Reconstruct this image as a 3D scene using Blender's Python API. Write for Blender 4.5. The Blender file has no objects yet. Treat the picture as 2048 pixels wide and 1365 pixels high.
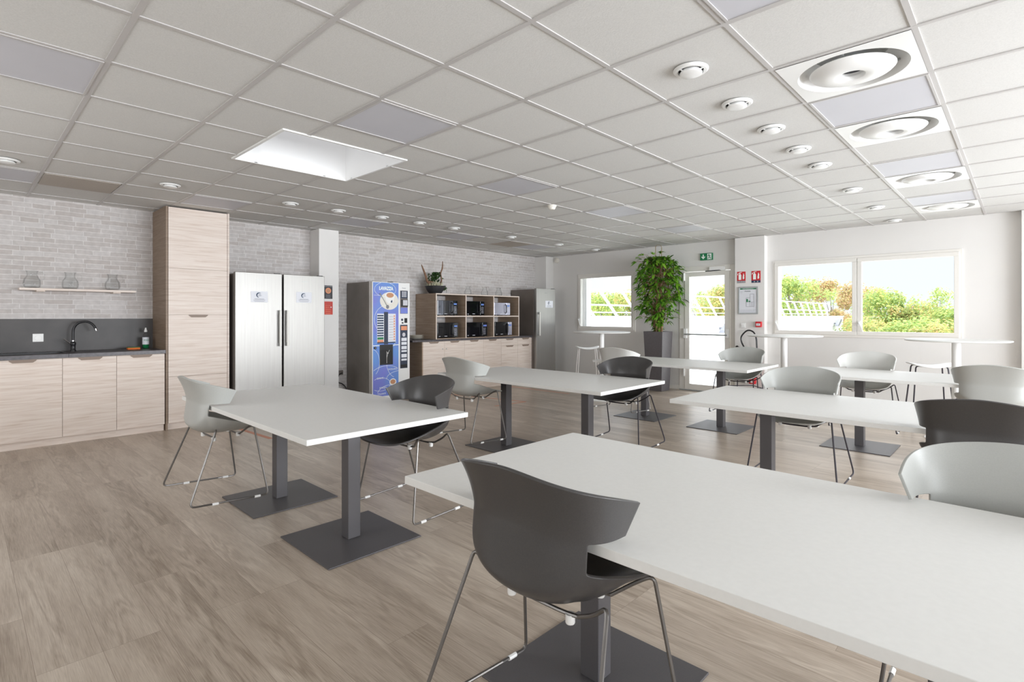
import bpy, bmesh, math, random
from mathutils import Vector, Matrix
PI = math.pi
scene = bpy.context.scene
col = scene.collection
R = random.Random(7)

# ------------------------------------------------------------------ camera
FPX, YAW, HY, CX, CAMH = 1065.7, 0.76, 631.7, 1034.4, 1.33
cam_d = bpy.data.cameras.new('camera')
cam = bpy.data.objects.new('camera', cam_d)
col.objects.link(cam)
cam.location = (0, 0, CAMH)
cam.rotation_euler = (PI/2, 0, YAW)
cam_d.sensor_fit = 'HORIZONTAL'
cam_d.sensor_width = 36
cam_d.lens = 36*FPX/2048
cam_d.shift_x = (1024-CX)/2048
cam_d.shift_y = (HY-682.5)/2048
cam_d.clip_start = 0.05
cam_d.clip_end = 500
scene.camera = cam

# ------------------------------------------------------------------ light
vs = scene.view_settings
vs.view_transform = 'Standard'
vs.look = 'None'
vs.gamma = 1
vs.use_curve_mapping = False
vs.exposure = 0.46
scene.cycles.max_bounces = 12
scene.cycles.diffuse_bounces = 6
scene.cycles.glossy_bounces = 4
scene.cycles.transmission_bounces = 8
scene.cycles.transparent_max_bounces = 16
scene.cycles.sample_clamp_indirect = 6
scene.cycles.use_denoising = True
scene.cycles.caustics_reflective = False
scene.cycles.caustics_refractive = False

w = bpy.data.worlds.new('sky')
scene.world = w
w.use_nodes = True
nt = w.node_tree
nt.nodes.clear()
o_ = nt.nodes.new('ShaderNodeOutputWorld')
b_ = nt.nodes.new('ShaderNodeBackground')
tc = nt.nodes.new('ShaderNodeTexCoord')
nz = nt.nodes.new('ShaderNodeTexNoise'); nz.inputs['Scale'].default_value = 2.2; nz.inputs['Detail'].default_value = 5
rp = nt.nodes.new('ShaderNodeValToRGB')
rp.color_ramp.elements[0].position = .42; rp.color_ramp.elements[0].color = (.85, .92, 1, 1)
rp.color_ramp.elements[1].position = .6; rp.color_ramp.elements[1].color = (1, 1, 1, 1)
nt.links.new(tc.outputs['Generated'], nz.inputs['Vector'])
nt.links.new(nz.outputs['Fac'], rp.inputs['Fac'])
nt.links.new(rp.outputs['Color'], b_.inputs['Color'])
# the hazy sky brightens towards the zenith
sz = nt.nodes.new('ShaderNodeSeparateXYZ'); ms = nt.nodes.new('ShaderNodeMapRange'); ms.interpolation_type = 'SMOOTHSTEP'
ms.inputs['From Min'].default_value = .14; ms.inputs['From Max'].default_value = .6; ms.inputs['To Min'].default_value = .84; ms.inputs['To Max'].default_value = 4.5
nt.links.new(tc.outputs['Generated'], sz.inputs[0]); nt.links.new(sz.outputs['Z'], ms.inputs['Value']); nt.links.new(ms.outputs[0], b_.inputs['Strength'])
nt.links.new(b_.outputs['Background'], o_.inputs['Surface'])

def light(name, kind, loc, rot, energy, color=(1, 1, 1), sx=1, sy=1, spread=None):
    d = bpy.data.lights.new(name, kind)
    d.energy = energy
    d.color = color
    if kind == 'AREA':
        d.shape = 'RECTANGLE'; d.size = sx; d.size_y = sy
        if spread: d.spread = spread
    o = bpy.data.objects.new(name, d)
    o.location = loc; o.rotation_euler = rot
    col.objects.link(o)
    return o
sun = light('sun', 'SUN', (20, 5, 20), (math.radians(50), 0, math.radians(75)), 1.7, (1, .96, .9))
sun.data.angle = .02
LW = 1.0
# area lamps stand in for side-window daylight; the unseen rear pair is added fill
for k, (yy, e) in enumerate(((.2, 52), (3.6, 118), (7.0, 112))):
    light('side_window_daylight', 'AREA', (3.2, yy, 1.45), (0, PI/2+.08, 0), e*LW, (.905, .945, 1), 1.6, 2.6, math.radians(125))
for xx, e in ((-1.2, 10), (-4.6, 36)):
    light('rear_fill_light', 'AREA', (xx, -2.12, 1.5), (PI/2+.1, 0, 0), e*LW, (.95, .97, 1), 2.4, 1.5)

# ------------------------------------------------------------------ materials
def mat(name, color=(.8, .8, .8), rough=.5, metal=0., **kw):
    m = bpy.data.materials.new(name)
    m.use_nodes = True
    p = m.node_tree.nodes['Principled BSDF']
    p.inputs['Base Color'].default_value = (*color, 1)
    p.inputs['Roughness'].default_value = rough
    p.inputs['Metallic'].default_value = metal
    for k, v in kw.items():
        p.inputs[k.replace('_', ' ')].default_value = v
    return m
def N(m, t, **kw):
    n = m.node_tree.nodes.new('ShaderNode'+t)
    for k, v in kw.items():
        if k in n.inputs: n.inputs[k].default_value = v
        else: setattr(n, k, v)
    return n
def LK(m, a, b): m.node_tree.links.new(a, b)
def P(m): return m.node_tree.nodes['Principled BSDF']
def srgb(r, g, b):
    f = lambda c: (c/255/12.92) if c/255 < .04045 else ((c/255+.055)/1.055)**2.4
    return (f(r), f(g), f(b))
def mottle(m, c1, c2, scale=(1, 1, 1), nscale=5, detail=4, lo=.3, hi=.7, bump=0, bdist=.002, swap=None):
    """base colour varied by a stretched noise, in object space (metres)"""
    t = N(m, 'TexCoord'); mp = N(m, 'Mapping'); mp.inputs['Scale'].default_value = scale
    n = N(m, 'TexNoise'); n.inputs['Scale'].default_value = nscale; n.inputs['Detail'].default_value = detail
    r = N(m, 'ValToRGB')
    r.color_ramp.elements[0].position = lo; r.color_ramp.elements[1].position = hi
    r.color_ramp.elements[0].color = (*c1, 1); r.color_ramp.elements[1].color = (*c2, 1)
    LK(m, t.outputs['Object'], mp.inputs['Vector']); LK(m, mp.outputs['Vector'], n.inputs['Vector'])
    LK(m, n.outputs['Fac'], r.inputs['Fac']); LK(m, r.outputs['Color'], P(m).inputs['Base Color'])
    if bump:
        b = N(m, 'Bump'); b.inputs['Strength'].default_value = bump; b.inputs['Distance'].default_value = bdist
        LK(m, n.outputs['Fac'], b.inputs['Height']); LK(m, b.outputs['Normal'], P(m).inputs['Normal'])
    return m

M = {}
M['wall'] = mottle(mat('wall_paint', rough=.65), srgb(226, 224, 221), srgb(231, 229, 226), nscale=1.2)
M['wall_bright'] = M['wall']
M['tile'] = mottle(mat('ceiling_tile', rough=.9), srgb(207, 206, 203), srgb(216, 215, 212), nscale=160, detail=2, bump=.25)
M['grid'] = mat('ceiling_grid_metal', srgb(192, 189, 187), .4)
M['led'] = mottle(mat('light_panel_diffuser', rough=.5), srgb(200, 200, 206), srgb(204, 204, 210), nscale=2)
M['hatch'] = mottle(mat('hatch_panel', rough=.9), srgb(178, 170, 161), srgb(187, 179, 170), nscale=120, detail=2)
M['white'] = mat('white_plastic', srgb(238, 238, 236), .35)
M['offwhite'] = mat('offwhite_pvc', srgb(233, 230, 224), .4)
M['black'] = mat('black_plastic', (.012, .012, .014), .35)
M['blackgloss'] = mat('black_glass', (.006, .006, .008), .06)
M['slot'] = mat('dark_slot', (.02, .02, .02), .7)
M['chrome'] = mat('chrome', (.75, .75, .76), .15, 1)
M['wire'] = mat('brushed_steel_rod', (.20, .19, .18), .35, .85)
M['wiredark'] = mat('dark_rod', (.045, .04, .05), .4, .3)
M['wirewhite'] = mat('white_rod', srgb(228, 224, 220), .4)
M['grey'] = mottle(mat('light_grey_shell', rough=.38), srgb(172, 173, 169), srgb(176, 177, 173), nscale=300, detail=1, bump=.08, bdist=.0008)
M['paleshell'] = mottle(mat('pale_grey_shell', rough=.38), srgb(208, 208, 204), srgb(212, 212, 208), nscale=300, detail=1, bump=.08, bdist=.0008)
M['anthracite'] = mottle(mat('anthracite_shell', rough=.31), srgb(66, 64, 64), srgb(71, 69, 68), nscale=300, detail=1, bump=.10, bdist=.0008)
M['pinkshell'] = M['grey']
M['tabletop'] = mottle(mat('white_laminate', rough=.42), srgb(226, 226, 223), srgb(229, 229, 226), nscale=60)
M['basemetal'] = mottle(mat('anthracite_powder_coat', rough=.45, metal=.25), srgb(88, 86, 88), srgb(95, 93, 95), nscale=400, detail=1, bump=.1, bdist=.0005)
M['splash'] = mottle(mat('slate_laminate', rough=.45), srgb(56, 53, 52), srgb(74, 70, 68), nscale=4, detail=6)
M['worktop'] = mottle(mat('slate_worktop', rough=.35), srgb(66, 62, 64), srgb(92, 88, 92), nscale=30, detail=6)
M['sink'] = mat('black_composite', (.015, .015, .017), .25)
M['taupe'] = mat('taupe_grip', srgb(140, 122, 108), .5)
M['steel'] = mottle(mat('brushed_steel', rough=.42, metal=.8), srgb(158, 156, 152), srgb(164, 162, 158), scale=(1, 30, 1), nscale=2, detail=3)
M['steelside'] = mottle(mat('grey_metal_side', rough=.45, metal=.4), srgb(112, 104, 98), srgb(124, 116, 110), nscale=3)
M['gasket'] = mat('dark_gasket', (.03, .022, .018), .6)
M['handle'] = mat('pale_handle', srgb(222, 220, 212), .35)
M['vendside'] = mottle(mat('vending_side_metal', rough=.42, metal=.35), srgb(122, 116, 110), srgb(134, 128, 122), nscale=3)
M['blue'] = mottle(mat('vending_blue', rough=.3), srgb(98, 148, 214), srgb(122, 128, 210), scale=(1, 1, .8), nscale=2.5, detail=2, lo=.35, hi=.65)
M['paper'] = mat('paper', srgb(226, 228, 234), .5)
M['ink'] = mat('ink', srgb(52, 60, 78), .6)
M['inkgrey'] = mat('grey_print', srgb(128, 130, 138), .6)
M['navy'] = mat('navy_print', srgb(40, 62, 92), .5)
M['red'] = mat('signal_red', srgb(205, 34, 44), .4)
M['poster'] = mat('poster_black', srgb(44, 42, 46), .5)
M['orange'] = mat('orange_print', srgb(226, 150, 112), .6)
M['brown'] = mat('coffee_brown', srgb(196, 142, 104), .5)
M['redposter'] = mottle(mat('poster_red', rough=.5), srgb(186, 44, 40), srgb(208, 70, 46), nscale=3)
M['green'] = mat('sign_green', srgb(20, 122, 76), .4)
M['signwhite'] = mat('sign_white', srgb(240, 246, 242), .4)
M['alu'] = mat('aluminium_frame', srgb(176, 180, 180), .35, .5)
M['planter'] = mottle(mat('planter_graphite', rough=.45), srgb(92, 88, 90), srgb(100, 96, 98), nscale=40)
M['soil'] = mottle(mat('potting_soil', rough=.95), (.03, .02, .015), (.07, .05, .035), nscale=60)
M['bark'] = mottle(mat('plant_stem', rough=.8), srgb(116, 84, 60), srgb(170, 138, 104), scale=(1, 1, .2), nscale=30)
M['stick'] = mat('bamboo_stake', srgb(150, 132, 92), .6)
M['tape'] = mat('orange_floor_tape', srgb(206, 150, 128), .6)
M['sponge'] = mat('sponge_orange', srgb(214, 112, 52), .9)
M['spongeg'] = mat('sponge_scourer', srgb(70, 120, 70), .9)
M['liquid'] = mat('green_soap', (.01, .18, .06), .2)
M['facade'] = mat('outside_white_cladding', srgb(238, 240, 242), .6)
M['seam'] = mat('outside_cladding_seam', srgb(150, 156, 164), .6)
M['ground'] = mottle(mat('outside_ground', rough=.9), srgb(214, 214, 208), srgb(204, 206, 198), nscale=.3)
M['lampgrey'] = mat('outdoor_grey_metal', srgb(110, 112, 120), .5)
M['sunblock'] = mat('sun_block_sheet', srgb(240, 240, 238), .8)  # for the added sheets that block the sun at unseen windows
M['pebble'] = mat('pale_moss', srgb(206, 204, 176), .9)
M['drift'] = mottle(mat('driftwood', rough=.85), srgb(104, 76, 58), srgb(150, 118, 94), nscale=40)
M['bowl'] = mat('charcoal_bowl', srgb(48, 48, 50), .55)
M['ivory'] = mat('ivory_ceramic', srgb(228, 224, 214), .4)

def leafmat(name, cols, rough=.5, trans=.25):
    m = mat(name, cols[0], rough)
    g = N(m, 'NewGeometry'); r = N(m, 'ValToRGB')
    e = r.color_ramp.elements
    e[0].position = 0; e[0].color = (*cols[0], 1); e[1].position = 1; e[1].color = (*cols[-1], 1)
    for i, c in enumerate(cols[1:-1]):
        k = e.new((i+1)/(len(cols)-1)); k.color = (*c, 1)
    LK(m, g.outputs['Random Per Island'], r.inputs['Fac'])
    LK(m, r.outputs['Color'], P(m).inputs['Base Color'])
    tr = N(m, 'BsdfTranslucent'); mx = N(m, 'MixShader'); mx.inputs[0].default_value = trans
    out = m.node_tree.nodes['Material Output']
    LK(m, r.outputs['Color'], tr.inputs['Color'])
    LK(m, P(m).outputs[0], mx.inputs[1]); LK(m, tr.outputs[0], mx.inputs[2]); LK(m, mx.outputs[0], out.inputs['Surface'])
    return m
M['leaf'] = leafmat('ficus_leaf', [srgb(46, 86, 24), srgb(76, 128, 32), srgb(110, 166, 44), srgb(146, 194, 66)], .35, .35)
M['leaf2'] = leafmat('succulent_leaf', [srgb(40, 66, 36), srgb(70, 104, 48)], .5, .1)
M['treeA'] = leafmat('autumn_green_leaves', [srgb(126, 146, 88), srgb(166, 178, 112), srgb(196, 186, 112), srgb(196, 160, 120)], .7, .5)
M['treeB'] = leafmat('yellow_green_leaves', [srgb(126, 152, 88), srgb(158, 180, 106), srgb(190, 194, 108), srgb(116, 140, 84)], .7, .5)
M['treeC'] = leafmat('russet_leaves', [srgb(150, 138, 90), srgb(184, 160, 112), srgb(182, 144, 108), srgb(152, 162, 92)], .7, .5)
M['bark2'] = mat('tree_bark', srgb(120, 108, 98), .9)

def glassmat(name, ior=1.1, tint=(1, 1, 1), k=1.):
    m = bpy.data.materials.new(name); m.use_nodes = True
    t = m.node_tree; t.nodes.clear()
    o = t.nodes.new('ShaderNodeOutputMaterial'); tr = t.nodes.new('ShaderNodeBsdfTransparent'); gl = t.nodes.new('ShaderNodeBsdfGlossy')
    fr = t.nodes.new('ShaderNodeFresnel'); mx = t.nodes.new('ShaderNodeMixShader')
    fr.inputs['IOR'].default_value = ior
    tr.inputs['Color'].default_value = (*tint, 1); gl.inputs['Roughness'].default_value = .02
    mu = t.nodes.new('ShaderNodeMath'); mu.operation = 'MULTIPLY'; mu.inputs[1].default_value = k; t.links.new(fr.outputs[0], mu.inputs[0]); t.links.new(mu.outputs[0], mx.inputs[0]); t.links.new(tr.outputs[0], mx.inputs[1]); t.links.new(gl.outputs[0], mx.inputs[2])
    t.links.new(mx.outputs[0], o.inputs['Surface'])
    return m
M['pane'] = glassmat('window_glass', 1.12, (.985, .995, 1))
M['opal'] = glassmat('opal_skylight_glass', 1.1, (.42, .42, .435))
M['jugglass'] = glassmat('clear_glass', 1.2, (.97, .975, .975), k=.5)

def wood(name, c1, c2, c3, rough=.5):
    m = mat(name, c2, rough)
    t = N(m, 'TexCoord'); mp = N(m, 'Mapping'); mp.inputs['Scale'].default_value = (1.2, 1.2, 26)
    n = N(m, 'TexNoise'); n.inputs['Scale'].default_value = 2.2; n.inputs['Detail'].default_value = 8; n.inputs['Distortion'].default_value = .6
    r = N(m, 'ValToRGB'); e = r.color_ramp.elements
    e[0].position = .28; e[0].color = (*c1, 1); e[1].position = .72; e[1].color = (*c3, 1); k = e.new(.5); k.color = (*c2, 1)
    LK(m, t.outputs['Object'], mp.inputs['Vector']); LK(m, mp.outputs['Vector'], n.inputs['Vector'])
    LK(m, n.outputs['Fac'], r.inputs['Fac']); LK(m, r.outputs['Color'], P(m).inputs['Base Color'])
    return m
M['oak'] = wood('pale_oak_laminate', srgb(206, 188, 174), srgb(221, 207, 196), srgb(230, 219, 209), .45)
M['oakside_shade'] = wood('oak_laminate_side_shaded', srgb(150, 128, 108), srgb(166, 144, 124), srgb(178, 158, 138), .5)  # pale oak darkened: shade on sides and shelf interiors put into the colour
M['oakdark_shade'] = wood('shaded_oak_laminate', srgb(122, 104, 86), srgb(138, 118, 100), srgb(150, 131, 112), .5)  # same oak, darker still: shade painted on the tall cabinet's near side
M['oakedge'] = mat('oak_edge', srgb(222, 208, 196), .5)

# brick wallpaper
m = mat('whitewashed_brick_wallpaper', rough=.8); M['brick'] = m
t = N(m, 'TexCoord'); s = N(m, 'SeparateXYZ'); c = N(m, 'CombineXYZ')
nz1 = N(m, 'TexNoise'); nz1.inputs['Scale'].default_value = 7; nz1.inputs['Detail'].default_value = 3
vm = N(m, 'VectorMath', operation='SUBTRACT'); vm.inputs[1].default_value = (.5, .5, .5)
vm2 = N(m, 'VectorMath', operation='SCALE'); vm2.inputs['Scale'].default_value = .016
va = N(m, 'VectorMath', operation='ADD')
LK(m, t.outputs['Object'], s.inputs[0]); LK(m, s.outputs['Y'], c.inputs['X']); LK(m, s.outputs['Z'], c.inputs['Y'])
LK(m, t.outputs['Object'], nz1.inputs['Vector']); LK(m, nz1.outputs['Color'], vm.inputs[0]); LK(m, vm.outputs[0], vm2.inputs[0])
LK(m, c.outputs[0], va.inputs[0]); LK(m, vm2.outputs[0], va.inputs[1])
bt = N(m, 'TexBrick')
bt.inputs['Scale'].default_value = 1; bt.inputs['Brick Width'].default_value = .25; bt.inputs['Row Height'].default_value = .052
bt.inputs['Mortar Size'].default_value = .0035; bt.inputs['Mortar Smooth'].default_value = .3; bt.inputs['Bias'].default_value = 0
bt.offset = .37; bt.squash = .62; bt.squash_frequency = 3
bt.inputs['Color1'].default_value = (*srgb(188, 181, 177), 1); bt.inputs['Color2'].default_value = (*srgb(204, 200, 198), 1)
bt.inputs['Mortar'].default_value = (*srgb(221, 218, 216), 1)
LK(m, va.outputs[0], bt.inputs['Vector'])
nz2 = N(m, 'TexNoise'); nz2.inputs['Scale'].default_value = 22; nz2.inputs['Detail'].default_value = 6
LK(m, t.outputs['Object'], nz2.inputs['Vector'])
mr = N(m, 'MapRange'); mr.inputs['From Min'].default_value = .3; mr.inputs['From Max'].default_value = .7; mr.inputs['To Min'].default_value = .9; mr.inputs['To Max'].default_value = 1.06
LK(m, nz2.outputs['Fac'], mr.inputs['Value'])
mx = N(m, 'VectorMath', operation='SCALE')
LK(m, bt.outputs['Color'], mx.inputs[0]); LK(m, mr.outputs[0], mx.inputs['Scale']); LK(m, mx.outputs[0], P(m).inputs['Base Color'])
bp = N(m, 'Bump'); bp.inputs['Strength'].default_value = .35; bp.inputs['Distance'].default_value = .003
LK(m, bt.outputs['Fac'], bp.inputs['Height']); bp.invert = True
LK(m, bp.outputs['Normal'], P(m).inputs['Normal'])

# plank floor
m = mat('grey_oak_vinyl_planks', rough=.31); M['floor'] = m
t = N(m, 'TexCoord'); bt = N(m, 'TexBrick')
bt.inputs['Scale'].default_value = 1; bt.inputs['Brick Width'].default_value = 1.32; bt.inputs['Row Height'].default_value = .2
bt.inputs['Mortar Size'].default_value = .0009; bt.inputs['Mortar Smooth'].default_value = .2; bt.offset = .41; bt.offset_frequency = 3
bt.inputs['Color1'].default_value = (0, 0, 0, 1); bt.inputs['Color2'].default_value = (1, 1, 1, 1); bt.inputs['Mortar'].default_value = (.0, .0, .0, 1)
LK(m, t.outputs['Object'], bt.inputs['Vector'])
# every plank shifts the grain
sc = N(m, 'VectorMath', operation='SCALE'); sc.inputs['Scale'].default_value = 7.3
ad = N(m, 'VectorMath', operation='ADD')
LK(m, bt.outputs['Color'], sc.inputs[0]); LK(m, t.outputs['Object'], ad.inputs[0]); LK(m, sc.outputs[0], ad.inputs[1])
mp = N(m, 'Mapping'); mp.inputs['Scale'].default_value = (.9, 6.5, 1)
LK(m, ad.outputs[0], mp.inputs['Vector'])
n1 = N(m, 'TexNoise'); n1.inputs['Scale'].default_value = 1.3; n1.inputs['Detail'].default_value = 3; n1.inputs['Distortion'].default_value = .4
LK(m, mp.outputs['Vector'], n1.inputs['Vector'])
wv = N(m, 'Math', operation='MULTIPLY'); wv.inputs[1].default_value = 46
LK(m, n1.outputs['Fac'], wv.inputs[0])
fr = N(m, 'Math', operation='SINE'); LK(m, wv.outputs[0], fr.inputs[0])
mp2 = N(m, 'Mapping'); mp2.inputs['Scale'].default_value = (5, 150, 1); LK(m, ad.outputs[0], mp2.inputs['Vector'])
n2 = N(m, 'TexNoise'); n2.inputs['Scale'].default_value = 2; n2.inputs['Detail'].default_value = 6; LK(m, mp2.outputs['Vector'], n2.inputs['Vector'])
n3 = N(m, 'TexNoise'); n3.inputs['Scale'].default_value = 1.1; n3.inputs['Detail'].default_value = 9; n3.inputs['Roughness'].default_value = .62; LK(m, mp.outputs['Vector'], n3.inputs['Vector'])
def madd(a, k, b=None, c=0.):
    q = N(m, 'Math', operation='MULTIPLY_ADD'); LK(m, a, q.inputs[0]); q.inputs[1].default_value = k
    if b is not None: LK(m, b, q.inputs[2])
    else: q.inputs[2].default_value = c
    return q.outputs[0]
sep = N(m, 'SeparateColor'); LK(m, bt.outputs['Color'], sep.inputs[0])
nm = N(m, 'TexNoise'); nm.inputs['Scale'].default_value = .9; nm.inputs['Detail'].default_value = 1; LK(m, mp.outputs['Vector'], nm.inputs['Vector'])
msk = N(m, 'MapRange'); msk.inputs['From Min'].default_value = .45; msk.inputs['From Max'].default_value = .62; LK(m, nm.outputs['Fac'], msk.inputs['Value'])
rg = N(m, 'Math', operation='MULTIPLY'); LK(m, fr.outputs[0], rg.inputs[0]); LK(m, msk.outputs[0], rg.inputs[1])
v = madd(rg.outputs[0], .085, None, .5-.45-.25)
v = madd(n2.outputs['Fac'], .50, v)
v = madd(n3.outputs['Fac'], .78, v, )
v = madd(sep.outputs[0], .15, v)
r = N(m, 'ValToRGB'); e = r.color_ramp.elements
e[0].position = .22; e[0].color = (*srgb(132, 117, 101), 1); e[1].position = .82; e[1].color = (*srgb(208, 196, 181), 1)
k = e.new(.5); k.color = (*srgb(175, 161, 146), 1)
LK(m, v, r.inputs['Fac'])
mm = N(m, 'Mix', data_type='RGBA'); mm.inputs['B'].default_value = (*srgb(142, 127, 112), 1)
LK(m, bt.outputs['Fac'], mm.inputs['Factor']); LK(m, r.outputs['Color'], mm.inputs['A'])
LK(m, mm.outputs['Result'], P(m).inputs['Base Color'])
bp = N(m, 'Bump'); bp.inputs['Strength'].default_value = .12; bp.inputs['Distance'].default_value = .001
LK(m, n2.outputs['Fac'], bp.inputs['Height']); LK(m, bp.outputs['Normal'], P(m).inputs['Normal'])

# ------------------------------------------------------------------ building helpers
def woff(o):
    v = Vector((0, 0, 0))
    while o is not None:
        v += Vector(o.location); o = o.parent
    return v
class MB:
    def __init__(s): s.v = []; s.f = []
    def add(s, vs_, fs):
        n = len(s.v); s.v += [tuple(a) for a in vs_]; s.f += [tuple(i+n for i in f) for f in fs]; return s
    def box(s, x0, x1, y0, y1, z0, z1):
        if x0 > x1: x0, x1 = x1, x0
        if y0 > y1: y0, y1 = y1, y0
        if z0 > z1: z0, z1 = z1, z0
        return s.add([(x0, y0, z0), (x1, y0, z0), (x1, y1, z0), (x0, y1, z0), (x0, y0, z1), (x1, y0, z1), (x1, y1, z1), (x0, y1, z1)],
                     [(0, 3, 2, 1), (4, 5, 6, 7), (0, 1, 5, 4), (1, 2, 6, 5), (2, 3, 7, 6), (3, 0, 4, 7)])
    def prism(s, poly, axis, a, b):
        """poly: 2-D points; axis x: (y,z), y: (x,z), z: (x,y); from a to b"""
        def p(q, t): return {'x': (t, q[0], q[1]), 'y': (q[0], t, q[1]), 'z': (q[0], q[1], t)}[axis]
        n = len(poly)
        return s.add([p(q, a) for q in poly]+[p(q, b) for q in poly],
                     [tuple(range(n))[::-1], tuple(range(n, 2*n))]+[(i, (i+1) % n, n+(i+1) % n, n+i) for i in range(n)])
    def lathe(s, prof, c=(0, 0, 0), n=24, axis='z', cap=True):
        """prof [(r, h)...] about an axis through c"""
        vs_ = []
        for r, h in prof:
            for i in range(n):
                a = 2*PI*i/n; x, y = r*math.cos(a), r*math.sin(a)
                q = {'z': (x, y, h), 'x': (h, x, y), 'y': (x, h, y)}[axis]
                vs_.append((c[0]+q[0], c[1]+q[1], c[2]+q[2]))
        fs = []
        for j in range(len(prof)-1):
            for i in range(n):
                fs.append((j*n+i, j*n+(i+1) % n, (j+1)*n+(i+1) % n, (j+1)*n+i))
        if cap and prof[0][0] > 1e-4: fs.append(tuple(range(n))[::-1])
        if cap and prof[-1][0] > 1e-4: fs.append(tuple(range((len(prof)-1)*n, len(prof)*n)))
        return s.add(vs_, fs)
    def cyl(s, c, r, h, axis='z', n=20): return s.lathe([(r, 0), (r, h)], c, n, axis)
    def tube(s, pts, r, n=8, smooth=0, radii=None, cap=True):
        pts = [Vector(p) for p in pts]
        if smooth:
            rr = radii or [r]*len(pts)
            o, ro = [], []
            for i in range(len(pts)-1):
                p0, p1, p2, p3 = pts[max(i-1, 0)], pts[i], pts[i+1], pts[min(i+2, len(pts)-1)]
                for k in range(smooth):
                    t = k/smooth
                    o.append(.5*((2*p1)+(-p0+p2)*t+(2*p0-5*p1+4*p2-p3)*t*t+(-p0+3*p1-3*p2+p3)*t**3)); ro.append(rr[i]*(1-t)+rr[i+1]*t)
            o.append(pts[-1]); ro.append(rr[-1]); pts = o; radii = ro
        vs_ = []; up = Vector((0, 0, 1)); prev = None
        for i, p in enumerate(pts):
            d = (pts[min(i+1, len(pts)-1)]-pts[max(i-1, 0)]).normalized()
            if prev is None:
                a = d.cross(up if abs(d.z) < .9 else Vector((1, 0, 0))).normalized()
            else:
                a = (prev-d*prev.dot(d)).normalized()
            prev = a; b = d.cross(a); q = radii[i] if radii else r
            for k in range(n):
                t = 2*PI*k/n; vs_.append(p+(a*math.cos(t)+b*math.sin(t))*q)
        fs = []
        for i in range(len(pts)-1):
            for k in range(n): fs.append((i*n+k, i*n+(k+1) % n, (i+1)*n+(k+1) % n, (i+1)*n+k))
        if cap: fs += [tuple(range(n))[::-1], tuple(range((len(pts)-1)*n, len(pts)*n))]
        return s.add(vs_, fs)
    def build(s, name, m, parent=None, smooth=False, bevel=0, seg=2, local=False):
        off = Vector((0, 0, 0)) if (local or parent is None) else woff(parent)
        me = bpy.data.meshes.new(name)
        me.from_pydata([tuple(Vector(v)-off) for v in s.v], [], s.f)
        bm = bmesh.new(); bm.from_mesh(me); bmesh.ops.recalc_face_normals(bm, faces=bm.faces); bm.to_mesh(me); bm.free()
        me.materials.append(M[m] if isinstance(m, str) else m)
        o = bpy.data.objects.new(name, me); col.objects.link(o); o.parent = parent
        if smooth:
            me.polygons.foreach_set('use_smooth', [True]*len(me.polygons))
            try: me.set_sharp_from_angle(angle=math.radians(40))
            except Exception: pass
        if bevel:
            b = o.modifiers.new('bevel', 'BEVEL'); b.width = bevel; b.segments = seg; b.limit_method = 'ANGLE'
            b.harden_normals = False
        return o
def tag(o, label=None, cat=None, group=None, kind=None):
    if label: o['label'] = label
    if cat: o['category'] = cat
    if group: o['group'] = group
    if kind: o['kind'] = kind
    return o
def thing(name, label, cat, loc=(0, 0, 0), rz=0, group=None):
    o = bpy.data.objects.new(name, None); col.objects.link(o); o.empty_display_size = .1
    o.location = loc; o.rotation_euler = (0, 0, rz)
    return tag(o, label, cat, group)
def copy_tree(o, parent=None):
    c = o.copy(); col.objects.link(c); c.parent = parent
    for ch in o.children: copy_tree(ch, c)
    return c
def text(body, size, name, m, parent, loc, rot, ext=.0006, bold=0, sx=1):
    cu = bpy.data.curves.new(name, 'FONT'); cu.body = body; cu.size = size; cu.extrude = ext; cu.align_x = 'CENTER'; cu.align_y = 'CENTER'
    cu.offset = bold
    tmp = bpy.data.objects.new('tmp_text', cu); col.objects.link(tmp)
    bpy.context.view_layer.update()
    me = bpy.data.meshes.new_from_object(tmp.evaluated_get(bpy.context.evaluated_depsgraph_get()))
    bpy.data.objects.remove(tmp)
    me.name = name; me.materials.clear(); me.materials.append(M[m])
    o = bpy.data.objects.new(name, me); col.objects.link(o); o.parent = parent
    o.location = Vector(loc)-(woff(parent) if parent else Vector((0, 0, 0))); o.rotation_euler = rot; o.scale = (sx, 1, 1)
    return o
FX = (PI/2, 0, PI/2)      # lettering that faces +X
FY = (PI/2, 0, 0)         # lettering that faces -Y

# ------------------------------------------------------------------ room shell
XW, YF, H = -7.78, 9.0, 2.61       # brick wall, far wall, ceiling
XR, YB = 3.4, -2.2
def struct(o): o['kind'] = 'structure'; return o
struct(MB().box(XW-.3, XR+.3, YB-.3, YF+.3, -.2, 0).build('floor', 'floor'))
struct(MB().box(XW-.3, XW, YB, YF+.3, 0, H+.16).build('wall_left', 'brick'))
# far wall with openings (x0,x1,z0,z1)
W1 = (-6.76, -5.44, 1.05, 2.16); DR = (-4.46, -3.52, 0, 2.17); W2 = (-2.87, -.60, 1.03, 2.18)
fw = MB()
xs = [XW-.3, W1[0], W1[1], DR[0], DR[1], W2[0], W2[1], XR+.3]
for i in (0, 2, 4, 6): fw.box(xs[i], xs[i+1], YF, YF+.3, 0, H+.16)
for o in (W1, DR, W2):
    fw.box(o[0], o[1], YF, YF+.3, o[3], H+.16)
    if o[2] > 0: fw.box(o[0], o[1], YF, YF+.3, 0, o[2])
struct(fw.build('wall_far', 'wall'))
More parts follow.
